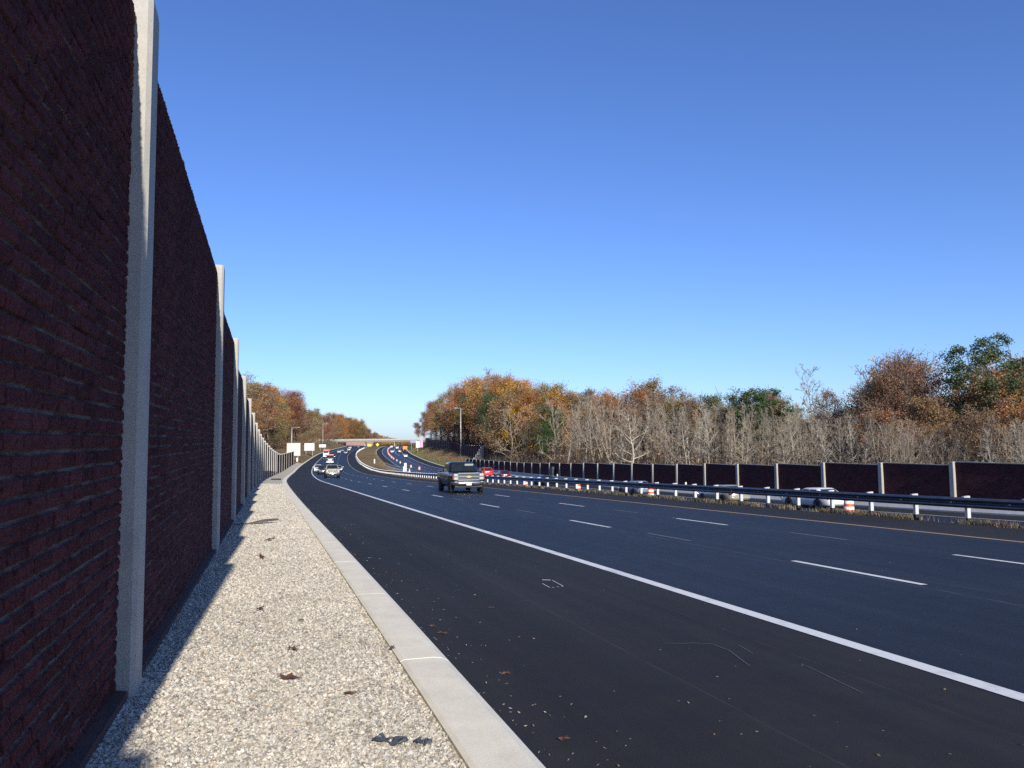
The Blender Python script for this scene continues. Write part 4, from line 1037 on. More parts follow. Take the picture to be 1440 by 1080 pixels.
# ------------------------------------------------------------------ debris on the gravel and the road
def leaf_mesh(seed, sz):
    r = random.Random(seed); m = MB(); n = 5; cx = []
    pts = []
    for k in range(n * 2):
        a = math.pi * 2 * k / (n * 2); rr = sz * (1 if k % 2 == 0 else .45) * r.uniform(.7, 1.15)
        pts.append(Vector((rr * math.cos(a) * 1.25, rr * math.sin(a) * .7, sz * .35 * abs(math.sin(a * 1.5 + seed)) + r.uniform(0, .2) * sz)))
    c = Vector((0, 0, sz * .12)); n2 = len(pts)
    m.add([c] + pts + [p - Vector((0, 0, .003)) for p in pts], [(0, 1 + k, 1 + (k + 1) % n2) for k in range(n2)] + [(1 + k, 1 + n2 + k, 1 + n2 + (k + 1) % n2, 1 + (k + 1) % n2) for k in range(n2)])
    return m
GL = 'large dead leaves on the gravel and kerb'
for i, (s, t, sz, lab) in enumerate(((7.19, -4.95, .075, 'long curled dark brown leaf on the gravel, nearer of the two large ones'), (8.06, -4.9, .055, 'reddish brown leaf on the gravel behind the long curled one'),
        (6.73, -4.57, .04, 'small russet leaf on the gravel close to the kerb'), (9.9, -5.16, .055, 'flat brown leaf on the gravel in mid strip, thin and dark'), (9.22, -4.78, .03, 'tiny dark leaf on the gravel beside the flat brown one'),
        (14.43, -5.19, .085, 'brown leaf sliver on the gravel near the shadow edge'), (17.4, -5.03, .10, 'dark leaf clump on the gravel in front of the dark board'), (7.83, -4.12, .035, 'small red leaf lying against the kerb edge'),
        (8.44, -4.49, .03, 'tiny tan leaf in the middle of the gravel'), (8.77, -3.5, .045, 'curled brown leaf on the black shoulder by the kerb'), (9.12, -3.52, .04, 'flat tan leaf on the black shoulder by the kerb'),
        (5.84, -3.42, .04, 'round brown leaf on the black shoulder at the bottom of the photo'), (7.28, -3.33, .035, 'pale brown leaf on the black shoulder, middle of its group'), (9.91, -2.68, .03, 'small reddish leaf out on the black shoulder'))):
    o = leaf_mesh(i, sz).build('dead_leaf', M['leafdry']); o.location = NB.p(s, t, gz(t) + .022 if t < -4.13 else (.13 if t < -3.75 else .006)); o.rotation_euler = (random.uniform(-.2, .2), random.uniform(-.2, .2), random.uniform(0, 6) if i else .3)
    tag(o, lab, 'leaf', GL)
def film(seed, w, d):
    r = np.random.default_rng(seed); n = 14; V = []
    for i in range(n):
        for j in range(8):
            x = (i / (n - 1) - .5) * w * (1 + .25 * math.sin(j * 1.1)); y = (j / 7 - .5) * d * (1 + .4 * math.sin(i * .8)); V.append((x, y, .012 + .016 * math.sin(i * .55 + j * .5) * math.sin(j * .4 + .5) + .008 * math.sin(i * 1.3 - j) + r.uniform(0, .004)))
    return np.array(V), grid_faces(n, 8)
for s, t, w, d, sd, lab in ((5.83, -4.44, .16, .075, 1, 'crumpled shiny black plastic scrap on the gravel near the kerb'), (5.76, -4.27, .075, .05, 2, 'smaller grey plastic scrap beside the crumpled black one')):
    V, F = film(sd, w, d); o = np_mesh('plastic_scrap', V, F, M['plastic']); o.location = NB.p(s, t, gz(t) + .01); o.rotation_euler = (0, 0, -.25); tag(o, lab, 'plastic scrap')
bd = empty('dark_board', NB.p(21.8, -5.35, .13)); dd = NB.p(22.25, -4.85, .13) - NB.p(21.4, -5.86, .13)
m = MB(); L_ = dd.length
m.loft([[(x, y * (.9 + .2 * math.sin(x * 7)), z + .02 * math.sin(x * 4)) for y, z in ((-.055, 0), (.055, 0), (.05, .05), (-.05, .055))] for x in np.linspace(-L_ / 2, L_ / 2, 9)])
m.build('plank', M['wood'], bd); bd.rotation_euler = (0, 0, math.atan2(dd.y, dd.x)); tag(bd, 'dark weathered board lying across the gravel strip', 'board')
dg = empty('drain_grate', NB.p(89.4, -4.85, .12)); dg.rotation_euler = (0, 0, -NB.h(89.4))
m = MB(); m.box((0, 0, .01), (1.1, 3.0, .04)); m.build('frame', M['dark'], dg)
m = MB()
for k in range(8): m.box((0, -1.3 + k * .37, .035), (1.0, .08, .03))
m.build('bars', M['rubber'], dg); tag(dg, 'dark drain grate set in the gravel far along the strip', 'drain')
# small litter nobody could count
def litter():
    N = 480; u = RNG.random(N); s = 5 + 50 * u ** 2; t = -3.66 + RNG.exponential(.28, N); t = np.where(RNG.random(N) < .22, RNG.uniform(-3.6, 8, N), t)
    b = NB.P(s, t, .004); r = RNG.uniform(.003, .010, N) * np.interp(s, [5, 20, 55], [1, 1.4, 2.2]); a = RNG.random(N) * 6.28; V = np.empty((N, 4, 3))
    for k in range(4):
        an = a + k * math.pi / 2 + RNG.normal(0, .25, N); rr = r * (1.6 if k % 2 == 0 else .7)
        V[:, k, 0] = b[:, 0] + rr * np.cos(an); V[:, k, 1] = b[:, 1] + rr * np.sin(an); V[:, k, 2] = b[:, 2] + RNG.uniform(.001, .012, N)
    m, nt, bs = newmat('litter_bits'); g = nt.nodes.new('ShaderNodeNewGeometry')
    c = ramp(nt, g.outputs['Random Per Island'], [(0, (.30, .28, .24)), (.35, (.14, .10, .06)), (.6, (.17, .09, .04)), (.85, (.36, .33, .27)), (1, (.5, .48, .44))]).outputs[0]
    L(nt, c, bs.inputs['Base Color']); bs.inputs['Roughness'].default_value = .9
    o = np_mesh('litter', V.reshape(-1, 3), np.arange(N * 4).reshape(-1, 4), m); tag(o, 'fine leaf crumbs and pebbles along the kerb on the black shoulder', None, None, 'stuff')
litter()
# dry grass blades by the guardrail
def blades(name, N, s0, s1, t0, t1, hmin, hmax, mat, label, A=NB, pw_=1.6, z=None, w=.012):
    u = RNG.random(N); s = s0 + (s1 - s0) * u ** pw_; t = RNG.uniform(t0, t1, N)
    cl = np.sin(s * 2.1) + np.sin(s * .83 + 1) + RNG.normal(0, .6, N); k = cl > -.3; s = s[k]; t = t[k]; N = len(s)
    b = A.P(s, t); b[:, 2] = terrain(b[:, 0], b[:, 1]) - .03 if z is None else b[:, 2] + z
    h = RNG.uniform(hmin, hmax, N); a = RNG.random(N) * 6.28; ln = RNG.normal(0, .35, (N, 2)) * h[:, None]; ww = w * np.interp(s, [s0, s1], [1, 3])
    V = np.empty((N, 3, 3)); V[:, 0] = b; V[:, 1] = b; V[:, 2] = b
    V[:, 0, 0] -= ww * np.cos(a); V[:, 0, 1] -= ww * np.sin(a); V[:, 1, 0] += ww * np.cos(a); V[:, 1, 1] += ww * np.sin(a)
    V[:, 2, 0] += ln[:, 0]; V[:, 2, 1] += ln[:, 1]; V[:, 2, 2] += h
    o = np_mesh(name, V.reshape(-1, 3), np.arange(N * 3).reshape(-1, 3), mat); tag(o, label, None, None, 'stuff')
blades('dry_grass', 42000, 12, 150, 14.75, 15.45, .08, .24, M['straw'], 'dry straw coloured grass at the feet of the guardrail posts', z=-.06)
blades('weeds', 420, 14, 60, 14.55, 15.2, .08, .26, M['weed'], 'sparse green weeds at the feet of the guardrail posts', z=-.02)
blades('dry_grass', 30000, 180, 460, 15.5, 27, .15, .5, M['straw'], 'rough dry grass on the median island', w=.03, pw_=1)
blades('dry_grass', 22000, 215, 470, 5, 17, .15, .45, M['straw'], 'rough brown grass on the embankment', A=SB, w=.035, pw_=1)
# ------------------------------------------------------------------ camera model (also used to measure the wood's outline)
FPX = 1050.0; PIT = math.atan(77 / FPX); ROL = rad(.5)
cF = Vector((0, math.cos(PIT), math.sin(PIT))); cU = Vector((0, -math.sin(PIT), math.cos(PIT))); cR = Vector((1, 0, 0))
r2 = cR * math.cos(ROL) - cU * math.sin(ROL); u2 = cU * math.cos(ROL) + cR * math.sin(ROL)
cam = D.cameras.new('camera'); co = D.objects.new('camera', cam); COL.objects.link(co)
cam.sensor_width = 36; cam.lens = 36 * FPX / 1440; cam.clip_start = .05; cam.clip_end = 20000
Mx = Matrix((r2, u2, -cF)).transposed().to_4x4(); Mx.translation = (0, 0, ZO); co.matrix_world = Mx
SC.camera = co
def ray(px, py):
    d = cF * FPX + r2 * (px - 720) - u2 * (py - 540); return d / d.y

# ------------------------------------------------------------------ trees
def tubes(segs, n):
    a = np.array([s[0] for s in segs]); b = np.array([s[1] for s in segs]); r0 = np.array([s[2] for s in segs]); r1 = np.array([s[3] for s in segs])
    d = b - a; d /= np.linalg.norm(d, axis=1)[:, None] + 1e-9
    ref = np.where(np.abs(d[:, 2:3]) > .9, np.array([[1., 0, 0]]), np.array([[0, 0, 1.]])); u = np.cross(d, ref); u /= np.linalg.norm(u, axis=1)[:, None] + 1e-9; v = np.cross(d, u)
    N = len(segs); V = np.empty((N, 2, n, 3))
    for k in range(n):
        an = 2 * math.pi * k / n; o = u * math.cos(an) + v * math.sin(an)
        V[:, 0, k] = a + o * r0[:, None]; V[:, 1, k] = b + o * r1[:, None]
    base = (np.arange(N) * 2 * n)[:, None, None]; k = np.arange(n); k2 = (k + 1) % n
    F = np.stack([k, k2, n + k2, n + k], -1)[None] + base
    return V.reshape(-1, 3), F.reshape(-1, 4)
def unit(v): return v / (np.linalg.norm(v) + 1e-9)
def gen_tree(seed, H=20, R=.26, top=.95, f0=.35, nl=24, shape='round', spread=.30, up=.55, subs=5, twigs=4, rmin=.020, wander=.012, leaf=0, lsize=.28, clump=.75, lean=0, stems=1):
    rg = np.random.default_rng(seed); A = []; B = []; tips = []
    def path(p, d, Ln, r, n, bend, out, rend=.35, gn=.0):
        pts = [(p, r)]; q = p
        for i in range(n):
            d = unit(d + rg.normal(0, bend, 3) + np.array([0, 0, gn])); q2 = q + d * Ln / n
            ra = max(rmin, r * (1 - (1 - rend) * i / n)); rb = max(rmin * .8, r * (1 - (1 - rend) * (i + 1) / n)); out.append((q, q2, ra, rb)); q = q2; pts.append((q, rb))
        return pts, d
    for st_i in range(stems):
        off = rg.normal(0, .5, 3) * (1 if stems > 1 else 0); off[2] = 0
        d0 = unit(np.array([rg.normal(0, .03) + lean, rg.normal(0, .03), 1]) + (rg.normal(0, .16, 3) * [1, 1, 0] if stems > 1 else 0))
        Ht = H * top * (rg.uniform(.75, 1) if stems > 1 else 1)
        tr, _ = path(np.zeros(3) + off, d0, Ht, R / math.sqrt(stems), 9, wander * 4, A, .12, .04)
        P = np.array([p for p, r in tr]); Rr = np.array([r for p, r in tr])
        n_l = max(6, nl // stems)
        for i in range(n_l):
            f = f0 + (1 - f0) * (i + rg.random() * .8) / n_l; f = min(f, .985)
            x = f * 9; j = int(min(x, 8)); w = x - j; p = P[j] * (1 - w) + P[j + 1] * w; rr = Rr[j] * (1 - w) + Rr[j + 1] * w
            g = (f - f0) / (1 - f0)
            if shape == 'round': Lb = H * spread * (math.sin(math.pi * min(1, .22 + .78 * g)) ** .7 * .95 + .12)
            elif shape == 'cone': Lb = H * spread * (1.05 - g) ** .8 + .3
            elif shape == 'vase': Lb = H * spread * (.55 + .5 * (1 - g))
            else: Lb = H * spread * (.5 + .6 * math.sin(math.pi * g))
            az = i * 2.4 + rg.normal(0, .4); e = up * (.55 + .8 * g) + rg.normal(0, .12)
            d = np.array([math.cos(az) * math.cos(e), math.sin(az) * math.cos(e), math.sin(e)])
            Lb *= rg.uniform(.7, 1.15)
            br_, _ = path(p, d, Lb, max(rmin * 1.5, min(rr * .62, .045 * Lb)), 4, .13, A, .3, .05)
            Q = [q for q, r in br_]
            for k in range(subs):
                w = rg.uniform(.25, 1) * 4; j = int(min(w, 3)); q = Q[j] + (Q[j + 1] - Q[j]) * (w - j); dd = unit(unit(Q[j + 1] - Q[j]) * .7 + rg.normal(0, .55, 3) + np.array([0, 0, .2]))
                Ls = Lb * rg.uniform(.28, .5)
                sb_, _ = path(q, dd, Ls, max(rmin, .022 * Ls), 3, .18, B, .5, .05); tips.append(sb_[-1][0]); tips.append(sb_[2][0])
                for m in range(twigs):
                    w2 = rg.uniform(.3, 1) * 3; j2 = int(min(w2, 2)); T = [a for a, r in sb_]; q2 = T[j2] + (T[j2 + 1] - T[j2]) * (w2 - j2)
                    d2 = unit(unit(T[j2 + 1] - T[j2]) * .6 + rg.normal(0, .6, 3) + np.array([0, 0, .15]))
                    tw, _ = path(q2, d2, Ls * rg.uniform(.3, .6), rmin, 2, .2, B, .6); tips.append(tw[-1][0])
    Lv = None
    if leaf:
        T = np.array(tips); keep_ = rg.random(len(T)) < .92; T = T[keep_]; n = int(leaf / max(1, len(T))) + 1
        C = np.repeat(T, n, 0) + rg.normal(0, clump, (len(T) * n, 3)) * [1, 1, .7]
        Lv = C[:leaf] if len(C) >= leaf else C
    return A, B, Lv, rg
def leaf_quads(C, size, rg, flat=0):
    N = len(C); a = rg.normal(0, 1, (N, 3)); a[:, 2] *= (1 - flat); a /= np.linalg.norm(a, axis=1)[:, None]; b = rg.normal(0, 1, (N, 3)); b -= (a * b).sum(1)[:, None] * a; b /= np.linalg.norm(b, axis=1)[:, None]
    s = size * rg.uniform(.6, 1.3, N)[:, None]
    V = np.stack([C - a * s, C + b * s * .55, C + a * s, C - b * s * .55], 1); return V.reshape(-1, 3), np.arange(N * 4).reshape(-1, 4)
PROT = {}
def proto(name, objname, bark, leafm, **kw):
    lsize = kw.pop('lsize', .3); flat = kw.pop('flat', 0); H = kw.get('H', 20)
    A, B, Lv, rg = gen_tree(lsize=lsize, **kw)
    root = D.objects.new(objname, None)
    V1, F1 = tubes(A, 6); tr = np_mesh('trunk', V1, F1, M[bark]); COL.objects.unlink(tr); tr.parent = root
    V2, F2 = tubes(B, 3)
    if Lv is not None:
        Vl, Fl = leaf_quads(Lv, lsize, rg, flat)
        V = np.concatenate([V2, Vl]); F = np.concatenate([F2, Fl + len(V2)]); mi = np.r_[np.zeros(len(F2), int), np.ones(len(Fl), int)]
        cr = np_mesh('crown', V, F, [M[bark], M[leafm]], mi=mi)
        top = max(np.percentile(Lv[:, 2], 99.0), 1)
    else:
        cr = np_mesh('crown', V2, F2, M[bark]); top = np.percentile(V2[:, 2], 99.8)
    COL.objects.unlink(cr); cr.parent = root
    PROT[name] = (root, tr, cr, top)
for i in range(4): proto('broad%d' % i, 'tree', 'bark', 'leaf_orange', seed=100 + i, R=.30, f0=.22 + .05 * (i % 2), nl=30, spread=.30, up=.45, subs=5, twigs=3, leaf=9000, lsize=.17, clump=.75)
for i in range(3): proto('tall%d' % i, 'tree', 'bark', 'leaf_orange', seed=120 + i, R=.26, f0=.42, nl=28, spread=.22, up=.6, subs=5, twigs=3, leaf=7500, lsize=.17, clump=.7)
for i in range(3): proto('sparse%d' % i, 'tree', 'barkgrey', 'leaf_orange', seed=140 + i, R=.26, f0=.3, nl=30, spread=.27, up=.6, subs=6, twigs=5, leaf=4200, lsize=.15, clump=.5, rmin=.028)
for i in range(3): proto('bare%d' % i, 'tree', 'barkgrey', None, seed=160 + i, R=.27, f0=.40, nl=22, spread=.15, up=1.0, subs=5, twigs=4, rmin=.022, shape='vase', lean=(i - 1) * .05, wander=.016)
for i in range(3): proto('fork%d' % i, 'tree', 'barkgrey', None, seed=170 + i, R=.33, f0=.34, nl=28, spread=.17, up=.95, subs=5, twigs=4, rmin=.022, shape='vase', stems=3, wander=.016)
proto('openbare', 'tree', 'barkgrey', None, seed=181, R=.17, f0=.35, nl=22, spread=.22, up=.75, subs=5, twigs=4, rmin=.026, shape='vase', wander=.02)
proto('pale', 'tree', 'barkpale', None, seed=190, R=.42, f0=.22, nl=18, spread=.36, up=.55, subs=5, twigs=5, rmin=.034, shape='vase', wander=.03)
for i in range(2): proto('pine%d' % i, 'pine_tree', 'barkdark', 'leaf_pine', seed=200 + i, R=.24, f0=.52, nl=15, shape='mid', spread=.21, up=.25, subs=4, twigs=3, leaf=6500, lsize=.15, clump=.33, flat=.2)
proto('roundtop', 'tree', 'barkdark', 'leaf_russet', seed=210, R=.30, f0=.16, nl=44, spread=.36, up=.45, subs=6, twigs=4, leaf=9000, lsize=.11, clump=.5, rmin=.03)
def plant_tree(pn, x, y, zb, H, bark=None, leafm=None, squash=1.0):
    root, tr, cr, top = PROT[pn]
    r = root.copy(); COL.objects.link(r)
    k = H / top; r.location = (x, y, zb - .2); r.scale = (k * squash, k * squash, k); r.rotation_euler = (0, 0, random.random() * 6.283)
    a = tr.copy(); COL.objects.link(a); a.parent = r
    b = cr.copy(); COL.objects.link(b); b.parent = r
    if bark:
        for o in (a, b): o.material_slots[0].link = 'OBJECT'; o.material_slots[0].material = M[bark]
    if leafm and len(b.material_slots) > 1: b.material_slots[1].link = 'OBJECT'; b.material_slots[1].material = M['leaf_' + leafm]
    return r
def at_t(px, A, T, y0=15.0):
    d = ray(px, 600); ys = np.exp(np.linspace(math.log(y0), math.log(900), 1500)); s, t, z = A.st(d.x * ys, ys)
    g = (t - T) * (1 if T > 0 else -1); i = np.where((g[:-1] < 0) & (g[1:] >= 0))[0]
    if len(i) == 0: return None
    return float(ys[i[0]]), float(s[i[0]])
def topz(px, py, Y): return ZO + (ray(px, py) * Y).z
SKYR = [(570, 603), (581, 597), (587, 583), (602, 563), (633, 544), (660, 535), (685, 529), (712, 526), (733, 531), (752, 539), (777, 537), (795, 545), (816, 547), (837, 546), (861, 553), (884, 546), (913, 534), (933, 538), (948, 549), (980, 557), (1020, 560), (1040, 553), (1057, 546), (1090, 547), (1107, 571), (1130, 571), (1190, 566), (1229, 530), (1243, 507), (1282, 496), (1309, 511), (1325, 530), (1368, 528), (1400, 500), (1440, 478), (1500, 470)]
SKYL = [(330, 525), (345, 521), (378, 519), (397, 537), (418, 552), (426, 558), (440, 567), (450, 573), (460, 580), (483, 584), (502, 591), (517, 602), (530, 609), (556, 613)]
BARE = [(740, 585), (800, 563), (900, 563), (1000, 572), (1100, 577), (1200, 577), (1260, 592), (1340, 592), (1440, 582), (1500, 580)]
def ip(tab, x): return float(np.interp(x, [a for a, b in tab], [b for a, b in tab]))
TREES = []                                                            # (root, px, look, zone, row, s)
def put(px, T, pytop, pn, A, look, zone, row, bark=None, leafm=None, sq=1.0, hmin=5, hmax=34):
    q = at_t(px, A, T)
    if not q: return None
    Y, s = q; d = ray(px, 600); x = d.x * Y; zb = tz(x, Y) - .25
    H = topz(px, pytop, Y) - zb
    H = min(max(H, hmin), hmax)
    r = plant_tree(pn, x, Y, zb, H, bark, leafm, sq); TREES.append((r, px, look, zone, row, s)); return r
rr = random.Random(5)
ch = lambda *a: rr.choice(a)
LOOK = dict(orange='orange leafed tree', gold='golden orange tree', russet='russet leafed tree', olive='olive yellow tree', green='dark green tree', maroon='maroon leafed tree', brown='brown leafed tree', rose='rosy red leafed tree', tan='pale tan leafed tree')
# right: back rows of coloured crowns
def colR(px):
    if px < 640: return ch('russet', 'brown', 'olive', 'maroon', 'brown', 'tan')
    if px < 760: return ch('gold', 'orange', 'gold', 'gold', 'orange', 'russet')
    if px < 960: return ch('russet', 'orange', 'russet', 'olive', 'brown')
    if px < 1120: return ch('olive', 'brown', 'russet', 'olive', 'green')
    if px < 1215: return ch('rose', 'brown', 'tan')
    return ch('rose', 'russet', 'brown', 'rose', 'brown')
px = 571.0
while px < 1500:
    T = (rr.uniform(18, 22) if px < 640 else rr.uniform(20, 30)) + (4 if px > 700 else 0); c = colR(px)
    if px > 1418: top = ip(SKYR, px) + rr.uniform(18, 40)
    elif 1318 < px < 1418: top = ip(SKYR, px) + rr.uniform(26, 44)
    elif 1110 < px < 1225: top = ip(SKYR, px) + rr.uniform(8, 22)
    else: top = ip(SKYR, px) + rr.uniform(-3, 7) + (9 if px < 615 else 0)
    put(px, T, top, ch('broad0', 'broad1', 'sparse0', 'broad3', 'tall0', 'sparse2') if px > 600 else ch('tall0', 'tall1', 'broad1'), SB, LOOK[c], 'R', 'back row', 'bark', c, rr.uniform(.85, 1.15) * (.8 if px < 640 else 1))
    px += rr.uniform(6, 10) if px < 760 else rr.uniform(10, 16) if px < 1000 else rr.uniform(16, 24)
# mid rows of leafy trees left of the bare stretch and at the right edge
px = 596.0
while px < 790:
    c = ch('maroon', 'brown', 'brown', 'russet', 'green', 'orange') if px < 650 else ch('gold', 'orange', 'brown', 'green', 'maroon', 'russet', 'orange')
    f = rr.uniform(.28, .62); sk = ip(SKYR, px); top = sk + (640 - sk) * f * .6
    put(px, rr.uniform(19, 22) if px < 706 else rr.uniform(14.5, 20), top, ch('broad0', 'broad2', 'tall2', 'tall0', 'sparse0'), SB, LOOK[c], 'R', 'front row', 'bark' if rr.random() < .6 else 'barkdark', c, rr.uniform(.9, 1.2))
    px += rr.uniform(6, 10)
px = 1222.0
while px < 1490:
    c = ch('rose', 'russet', 'brown', 'rose', 'orange', 'brown'); f = rr.uniform(.25, .65); sk = ip(SKYR, min(max(px, 1250), 1420)); top = max(sk, 520) + (640 - max(sk, 520)) * f
    put(px, rr.uniform(14, 22), top, ch('broad1', 'broad3', 'sparse1', 'sparse2', 'sparse0'), SB, LOOK[c], 'R', 'middle row', 'bark', c, rr.uniform(.9, 1.2))
    px += rr.uniform(13, 20)
# special ones
put(1273, 22, 494, 'roundtop', SB, 'tall round topped russet tree with open twiggy crown', 'X', '', 'bark', 'rose', .70)
put(1240, 24, 520, 'roundtop', SB, 'shorter russet tree leaning against the round topped one', 'X', '', 'barkdark', 'brown', .6)
put(1372, 26, 475, 'pine0', SB, 'tall dark green pine rising above the russet trees by the right edge', 'X', '', None, 'pine', .95)
put(1398, 23, 500, 'pine1', SB, 'lower dark green pine beside the tall one at the right edge', 'X', '', None, 'pine', 1.2)
put(1428, 30, 470, 'pine1', SB, 'dark green pine cut by the right edge of the photo', 'X', '', None, 'pine', .9)
put(1060, 26, 545, 'pine0', SB, 'flat topped green pine above the bare grey trees', 'X', '', None, 'pine', 1.25)
put(1086, 28, 548, 'pine1', SB, 'smaller flat topped green pine just right of the other one', 'X', '', None, 'pine', 1.1)
put(1137, 20, 509, 'openbare', SB, 'tall thin bare tree standing alone above the grey trees', 'X', '', 'barkgrey', None, 1.0)
put(1208, 20, 536, 'openbare', SB, 'bare open tree just left of the round topped russet tree', 'X', '', 'barkgrey', None, 1.05)
put(1160, 24, 548, 'sparse2', SB, 'small thin leaved rosy tree right of the tall thin bare one', 'X', '', 'barkgrey', 'rose', .9)
put(716, 10, 560, 'pale', SB, 'pale bare forked tree before the golden orange trees', 'X', '', 'barkgrey', None, .8)
put(777, 11, 548, 'pale', SB, 'tall pale bare tree with a bent trunk beside the russet trees', 'X', '', 'barkgrey', None, .75)
put(884, 8, 562, 'pale', SB, 'whitish bare sycamore with crooked limbs among the grey trees', 'X', '', 'barkpale', None, .85)
put(765, 9.5, 588, 'tall2', SB, 'dark green tree beside the pale bare trees above the wall', 'X', '', 'barkdark', 'green', .8)
put(712, 26, 521, 'sparse0', SB, 'tallest thin leaved tan tree above the golden orange trees', 'X', '', 'barkgrey', 'tan', .9)
put(576, 24, 601, 'tall1', SB, 'small dark tree at the overpass end of the wood', 'X', '', 'barkdark', 'green', .9)
# right: bare grey front wood
px = 742.0
while px < 1500:
    T = rr.uniform(6.5, 21); top = ip(BARE, px) + rr.uniform(-13, 18) + (8 if rr.random() < .3 else 0)
    if px < 800 and rr.random() < .5: px += 4; continue
    pn = ch('bare0', 'bare1', 'bare2', 'fork0', 'fork1', 'fork2', 'bare0', 'bare1')
    put(px, T, top, pn, SB, 'bare grey tree' if not pn.startswith('fork') else 'many stemmed bare grey tree', 'R', 'front row' if T < 13 else 'second row', ch('barkgrey', 'barkgrey', 'barkgrey', 'barkgrey', 'bark', 'barkpale'), None, rr.uniform(.75, 1.15))
    px += rr.uniform(3.2, 5.2)
# left wood
def colL(px): return ch('orange', 'russet', 'brown', 'olive', 'gold', 'green', 'maroon', 'russet', 'tan') if px < 430 else ch('brown', 'russet', 'olive', 'tan', 'brown', 'orange', 'green')
for row, (t0, t1), step in (('back row', (-46, -34), (5, 8)), ('front row', (-31, -21), (5, 8.5))):
    px = 334.0
    while px < 556:
        sk = ip(SKYL, px); c = colL(px); top = sk + (rr.uniform(-2, 6) if row == 'back row' else (625 - sk) * rr.uniform(.15, .42))
        put(px, rr.uniform(t0, t1) if px < 455 else (rr.uniform(-26, -20) if row == 'back row' else rr.uniform(-18.5, -13)), top, ch('broad0', 'broad1', 'broad2', 'broad3', 'tall0', 'tall1', 'tall2', 'sparse1'), NB, LOOK[c], 'L', row, ch('bark', 'barkgrey', 'bark'), c, rr.uniform(.85, 1.15))
        px += rr.uniform(*step) * (1 if px < 470 else .8)
put(379, -33, 518, 'sparse0', NB, 'tall grey thin leaved tree above the orange wood on the left', 'X', '', 'barkgrey', 'tan', 1.0)
put(441, -33, 567, 'sparse2', NB, 'grey topped thin leaved tree right of the dark red tree', 'X', '', 'barkgrey', 'tan', 1.0)
put(404, -28, 549, 'broad1', NB, 'dark red leaved tree at the shoulder of the left wood', 'X', '', 'barkdark', 'russet', 1.0)
put(392, -19, 585, 'broad3', NB, 'low olive green tree right behind the end of the brick noise wall', 'X', '', 'barkdark', 'olive', 1.0)
put(404, -14.5, 622, 'broad2', NB, 'low dark maroon bush tree behind the end of the brick noise wall', 'X', '', 'barkdark', 'maroon', 1.1, 3)

for k in range(24):                                                   # trees of the left side past the overpass
    px = 474 + k * 2.75 + rr.uniform(-1, 1); Y = rr.uniform(745, 900); d = ray(px, 600); x = d.x * Y; zb = tz(x, Y); c = ch('brown', 'russet', 'olive', 'tan', 'orange', 'brown')
    H = min(max(topz(px, ip(SKYL, px) + rr.uniform(-1, 3), Y) - zb, 8), 34)
    TREES.append((plant_tree(ch('broad0', 'broad1', 'tall0', 'tall1', 'broad3'), x, Y, zb, H, 'bark', c, rr.uniform(.8, 1.1)), px, LOOK[c], 'B', 'beyond', 0))
# labels that single out each tree
from collections import defaultdict
grp = defaultdict(list)
def panel_of(s): return int(max(0, (s - 45.4 + 5.62 * 1)) // 5.62) + 1
for T in TREES:
    r, px, look, zone, row, s = T
    if zone == 'X': tag(r, look, 'tree', 'trees of the woods beside the highway'); continue
    if zone in 'LB': key = (zone, look, row)
    elif px > 655: key = ('R', look, row, 'post')
    else: key = ('E', look, row)
    grp[key].append(T)
for key, ts in grp.items():
    ts.sort(key=lambda a: a[1])
    if key[0] == 'L':
        for i, a in enumerate(ts): tag(a[0], '%s, left wood, %s, %s from left' % (key[1], key[2], ordn(i + 1)), 'tree', 'trees of the left wood')
    elif key[0] == 'B':
        for i, a in enumerate(ts): tag(a[0], '%s rising beyond the overpass, %s from left' % (key[1], ordn(i + 1)), 'tree', 'trees beyond the overpass')
    elif key[0] == 'E':
        for i, a in enumerate(ts): tag(a[0], '%s above embankment wall, %s, %s from left' % (key[1], key[2], ordn(i + 1)), 'tree', 'trees of the right wood')
    else:
        for i, a in enumerate(ts):
            tag(a[0], '%s behind low wall, %s, %s from right' % (key[1], key[2], ordn(len(ts) - i)), 'tree', 'trees of the right wood')

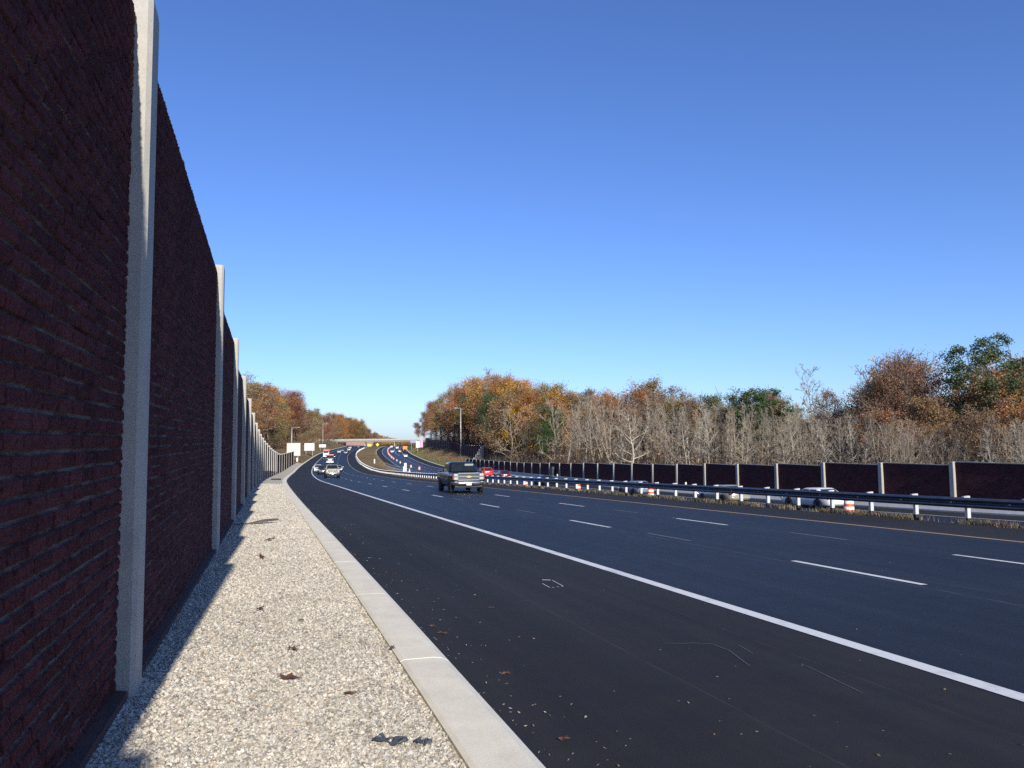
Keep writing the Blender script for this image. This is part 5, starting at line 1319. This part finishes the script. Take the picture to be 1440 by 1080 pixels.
# ------------------------------------------------------------------ thickets that read as one mass
def thicket(name, N, A, s0, s1, t0, t1, h0, h1, bark, leafm, nleaf, lsize, label, hfun=None, lean=.18, r=.018, leafz=(.2, 1.0), pw_=1.0):
    rg = np.random.default_rng(len(name) + N); s = s0 + (s1 - s0) * rg.random(N) ** pw_; t = rg.uniform(t0, t1, N)
    P = A.P(s, t); P[:, 2] = terrain(P[:, 0], P[:, 1]) - .4
    h = rg.uniform(h0, h1, N) * (np.ones(N) if hfun is None else hfun(s)); segs = []
    d = np.stack([rg.normal(0, lean, N), rg.normal(0, lean, N), np.ones(N)], -1); d /= np.linalg.norm(d, axis=1)[:, None]
    mid = P + d * (h * .5)[:, None]; d2 = d + rg.normal(0, .2, (N, 3)); top = mid + d2 * (h * .5)[:, None]
    segs += list(zip(P, mid, np.full(N, r * 1.4), np.full(N, r))); segs += list(zip(mid, top, np.full(N, r), np.full(N, r * .5)))
    for k in range(3):
        q = P + (mid - P) * rg.uniform(.4, 1, N)[:, None] if k == 0 else mid + (top - mid) * rg.uniform(0, .8, N)[:, None]
        e = q + (d + rg.normal(0, .55, (N, 3))) * (h * rg.uniform(.15, .4, N))[:, None]; segs += list(zip(q, e, np.full(N, r * .8), np.full(N, r * .4)))
    V, F = tubes(segs, 3); mats = [M[bark]]; mi = np.zeros(len(F), int)
    if nleaf:
        i = rg.integers(0, N, nleaf); f = rg.uniform(*leafz, nleaf); C = P[i] + (top[i] - P[i]) * f[:, None] + rg.normal(0, lsize * 2.2, (nleaf, 3))
        Vl, Fl = leaf_quads(C, lsize, rg); F = np.concatenate([F, Fl + len(V)]); V = np.concatenate([V, Vl]); mats.append(M[leafm]); mi = np.r_[mi, np.ones(len(Fl), int)]
    o = np_mesh(name, V, F, mats, mi=mi); return tag(o, label, None, None, 'stuff')
thicket('undergrowth', 3600, SB, 30, 205, 6, 24, 1.6, 4.2, 'bark', 'leaf_brown', 9000, .10, 'tangled bare undergrowth behind the low brick noise wall', leafz=(.1, .7), pw_=1.15)
thicket('undergrowth', 1500, SB, 195, 480, 13.8 + 3.5, 30, 3, 7, 'barkdark', 'leaf_maroon', 9000, .2, 'dark shrubby undergrowth behind the embankment wall')
thicket('undergrowth', 900, SB, 95, 185, 10, 20, 2.5, 6, 'barkdark', 'leaf_brown', 12000, .2, 'brown shrubs under the golden orange trees')
thicket('undergrowth', 1300, NB, 90, 640, -34, -18.5, 2, 7, 'barkdark', 'leaf_brown', 16000, .24, 'brown undergrowth at the foot of the left wood')
thicket('woods', 1300, SB, 10, 520, 34, 62, 8, 13, 'bark', 'leaf_brown', 42000, .40, 'deeper brown woodland behind the right wood', hfun=lambda s: np.interp(s, [10, 100, 200, 300, 520], [.62, .72, 1.15, 1.25, 1.1]), r=.09, lean=.05)
thicket('woods', 900, NB, 60, 700, -75, -46, 12, 19, 'bark', 'leaf_brown', 32000, .45, 'deeper brown woodland behind the left wood', r=.09, lean=.05)
# far wooded ridge past the overpass
def ridge():
    rg = np.random.default_rng(3); N = 60000
    x = rg.uniform(-330, -120, N); y = rg.uniform(900, 1240, N)
    base = terrain(x, y); h = np.interp(x, [-330, -240, -200, -150], [24, 20, 12, 5]) * (.8 + .2 * np.sin(x * .13) * np.cos(y * .07)) ; z = base + h * rg.random(N) ** .55
    V, F = leaf_quads(np.stack([x, y, z], -1), .75, rg); o = np_mesh('woods', V, F, M['leaf_brown']); tag(o, 'brown wooded ridge far beyond the overpass', None, None, 'stuff')
ridge()

# ------------------------------------------------------------------ light
EL = rad(24.5); TRAV = -16.1                                  # direction the light travels, degrees from +Y
tx, ty = math.sin(rad(TRAV)), math.cos(rad(TRAV))
to_sun = Vector((-tx * math.cos(EL), -ty * math.cos(EL), math.sin(EL)))
ld = D.lights.new('sun', 'SUN'); ld.energy = 4.8; ld.angle = rad(.5); ld.color = (1, .93, .82)
lo = D.objects.new('sun', ld); COL.objects.link(lo); lo.rotation_euler = to_sun.to_track_quat('Z', 'Y').to_euler()
w = D.worlds.new('World'); SC.world = w; w.use_nodes = True; nt = w.node_tree
sky = nt.nodes.new('ShaderNodeTexSky'); sky.sky_type = 'NISHITA'; sky.sun_disc = False; sky.sun_elevation = EL
sky.sun_rotation = math.atan2(to_sun.x, to_sun.y)
sky.altitude = 50; sky.air_density = 1.0; sky.dust_density = .35; sky.ozone_density = 3.5
bg = nt.nodes['Background']; L(nt, mixc(nt, 1, sky.outputs[0], (.77, .945, 1.41), 'MULTIPLY'), bg.inputs[0]); bg.inputs[1].default_value = .095
SC.view_settings.view_transform = 'Standard'; SC.view_settings.look = 'None'; SC.view_settings.exposure = 0.35; SC.view_settings.gamma = 1
SC.cycles.use_denoising = False
SC.cycles.max_bounces = 6; SC.cycles.transparent_max_bounces = 4
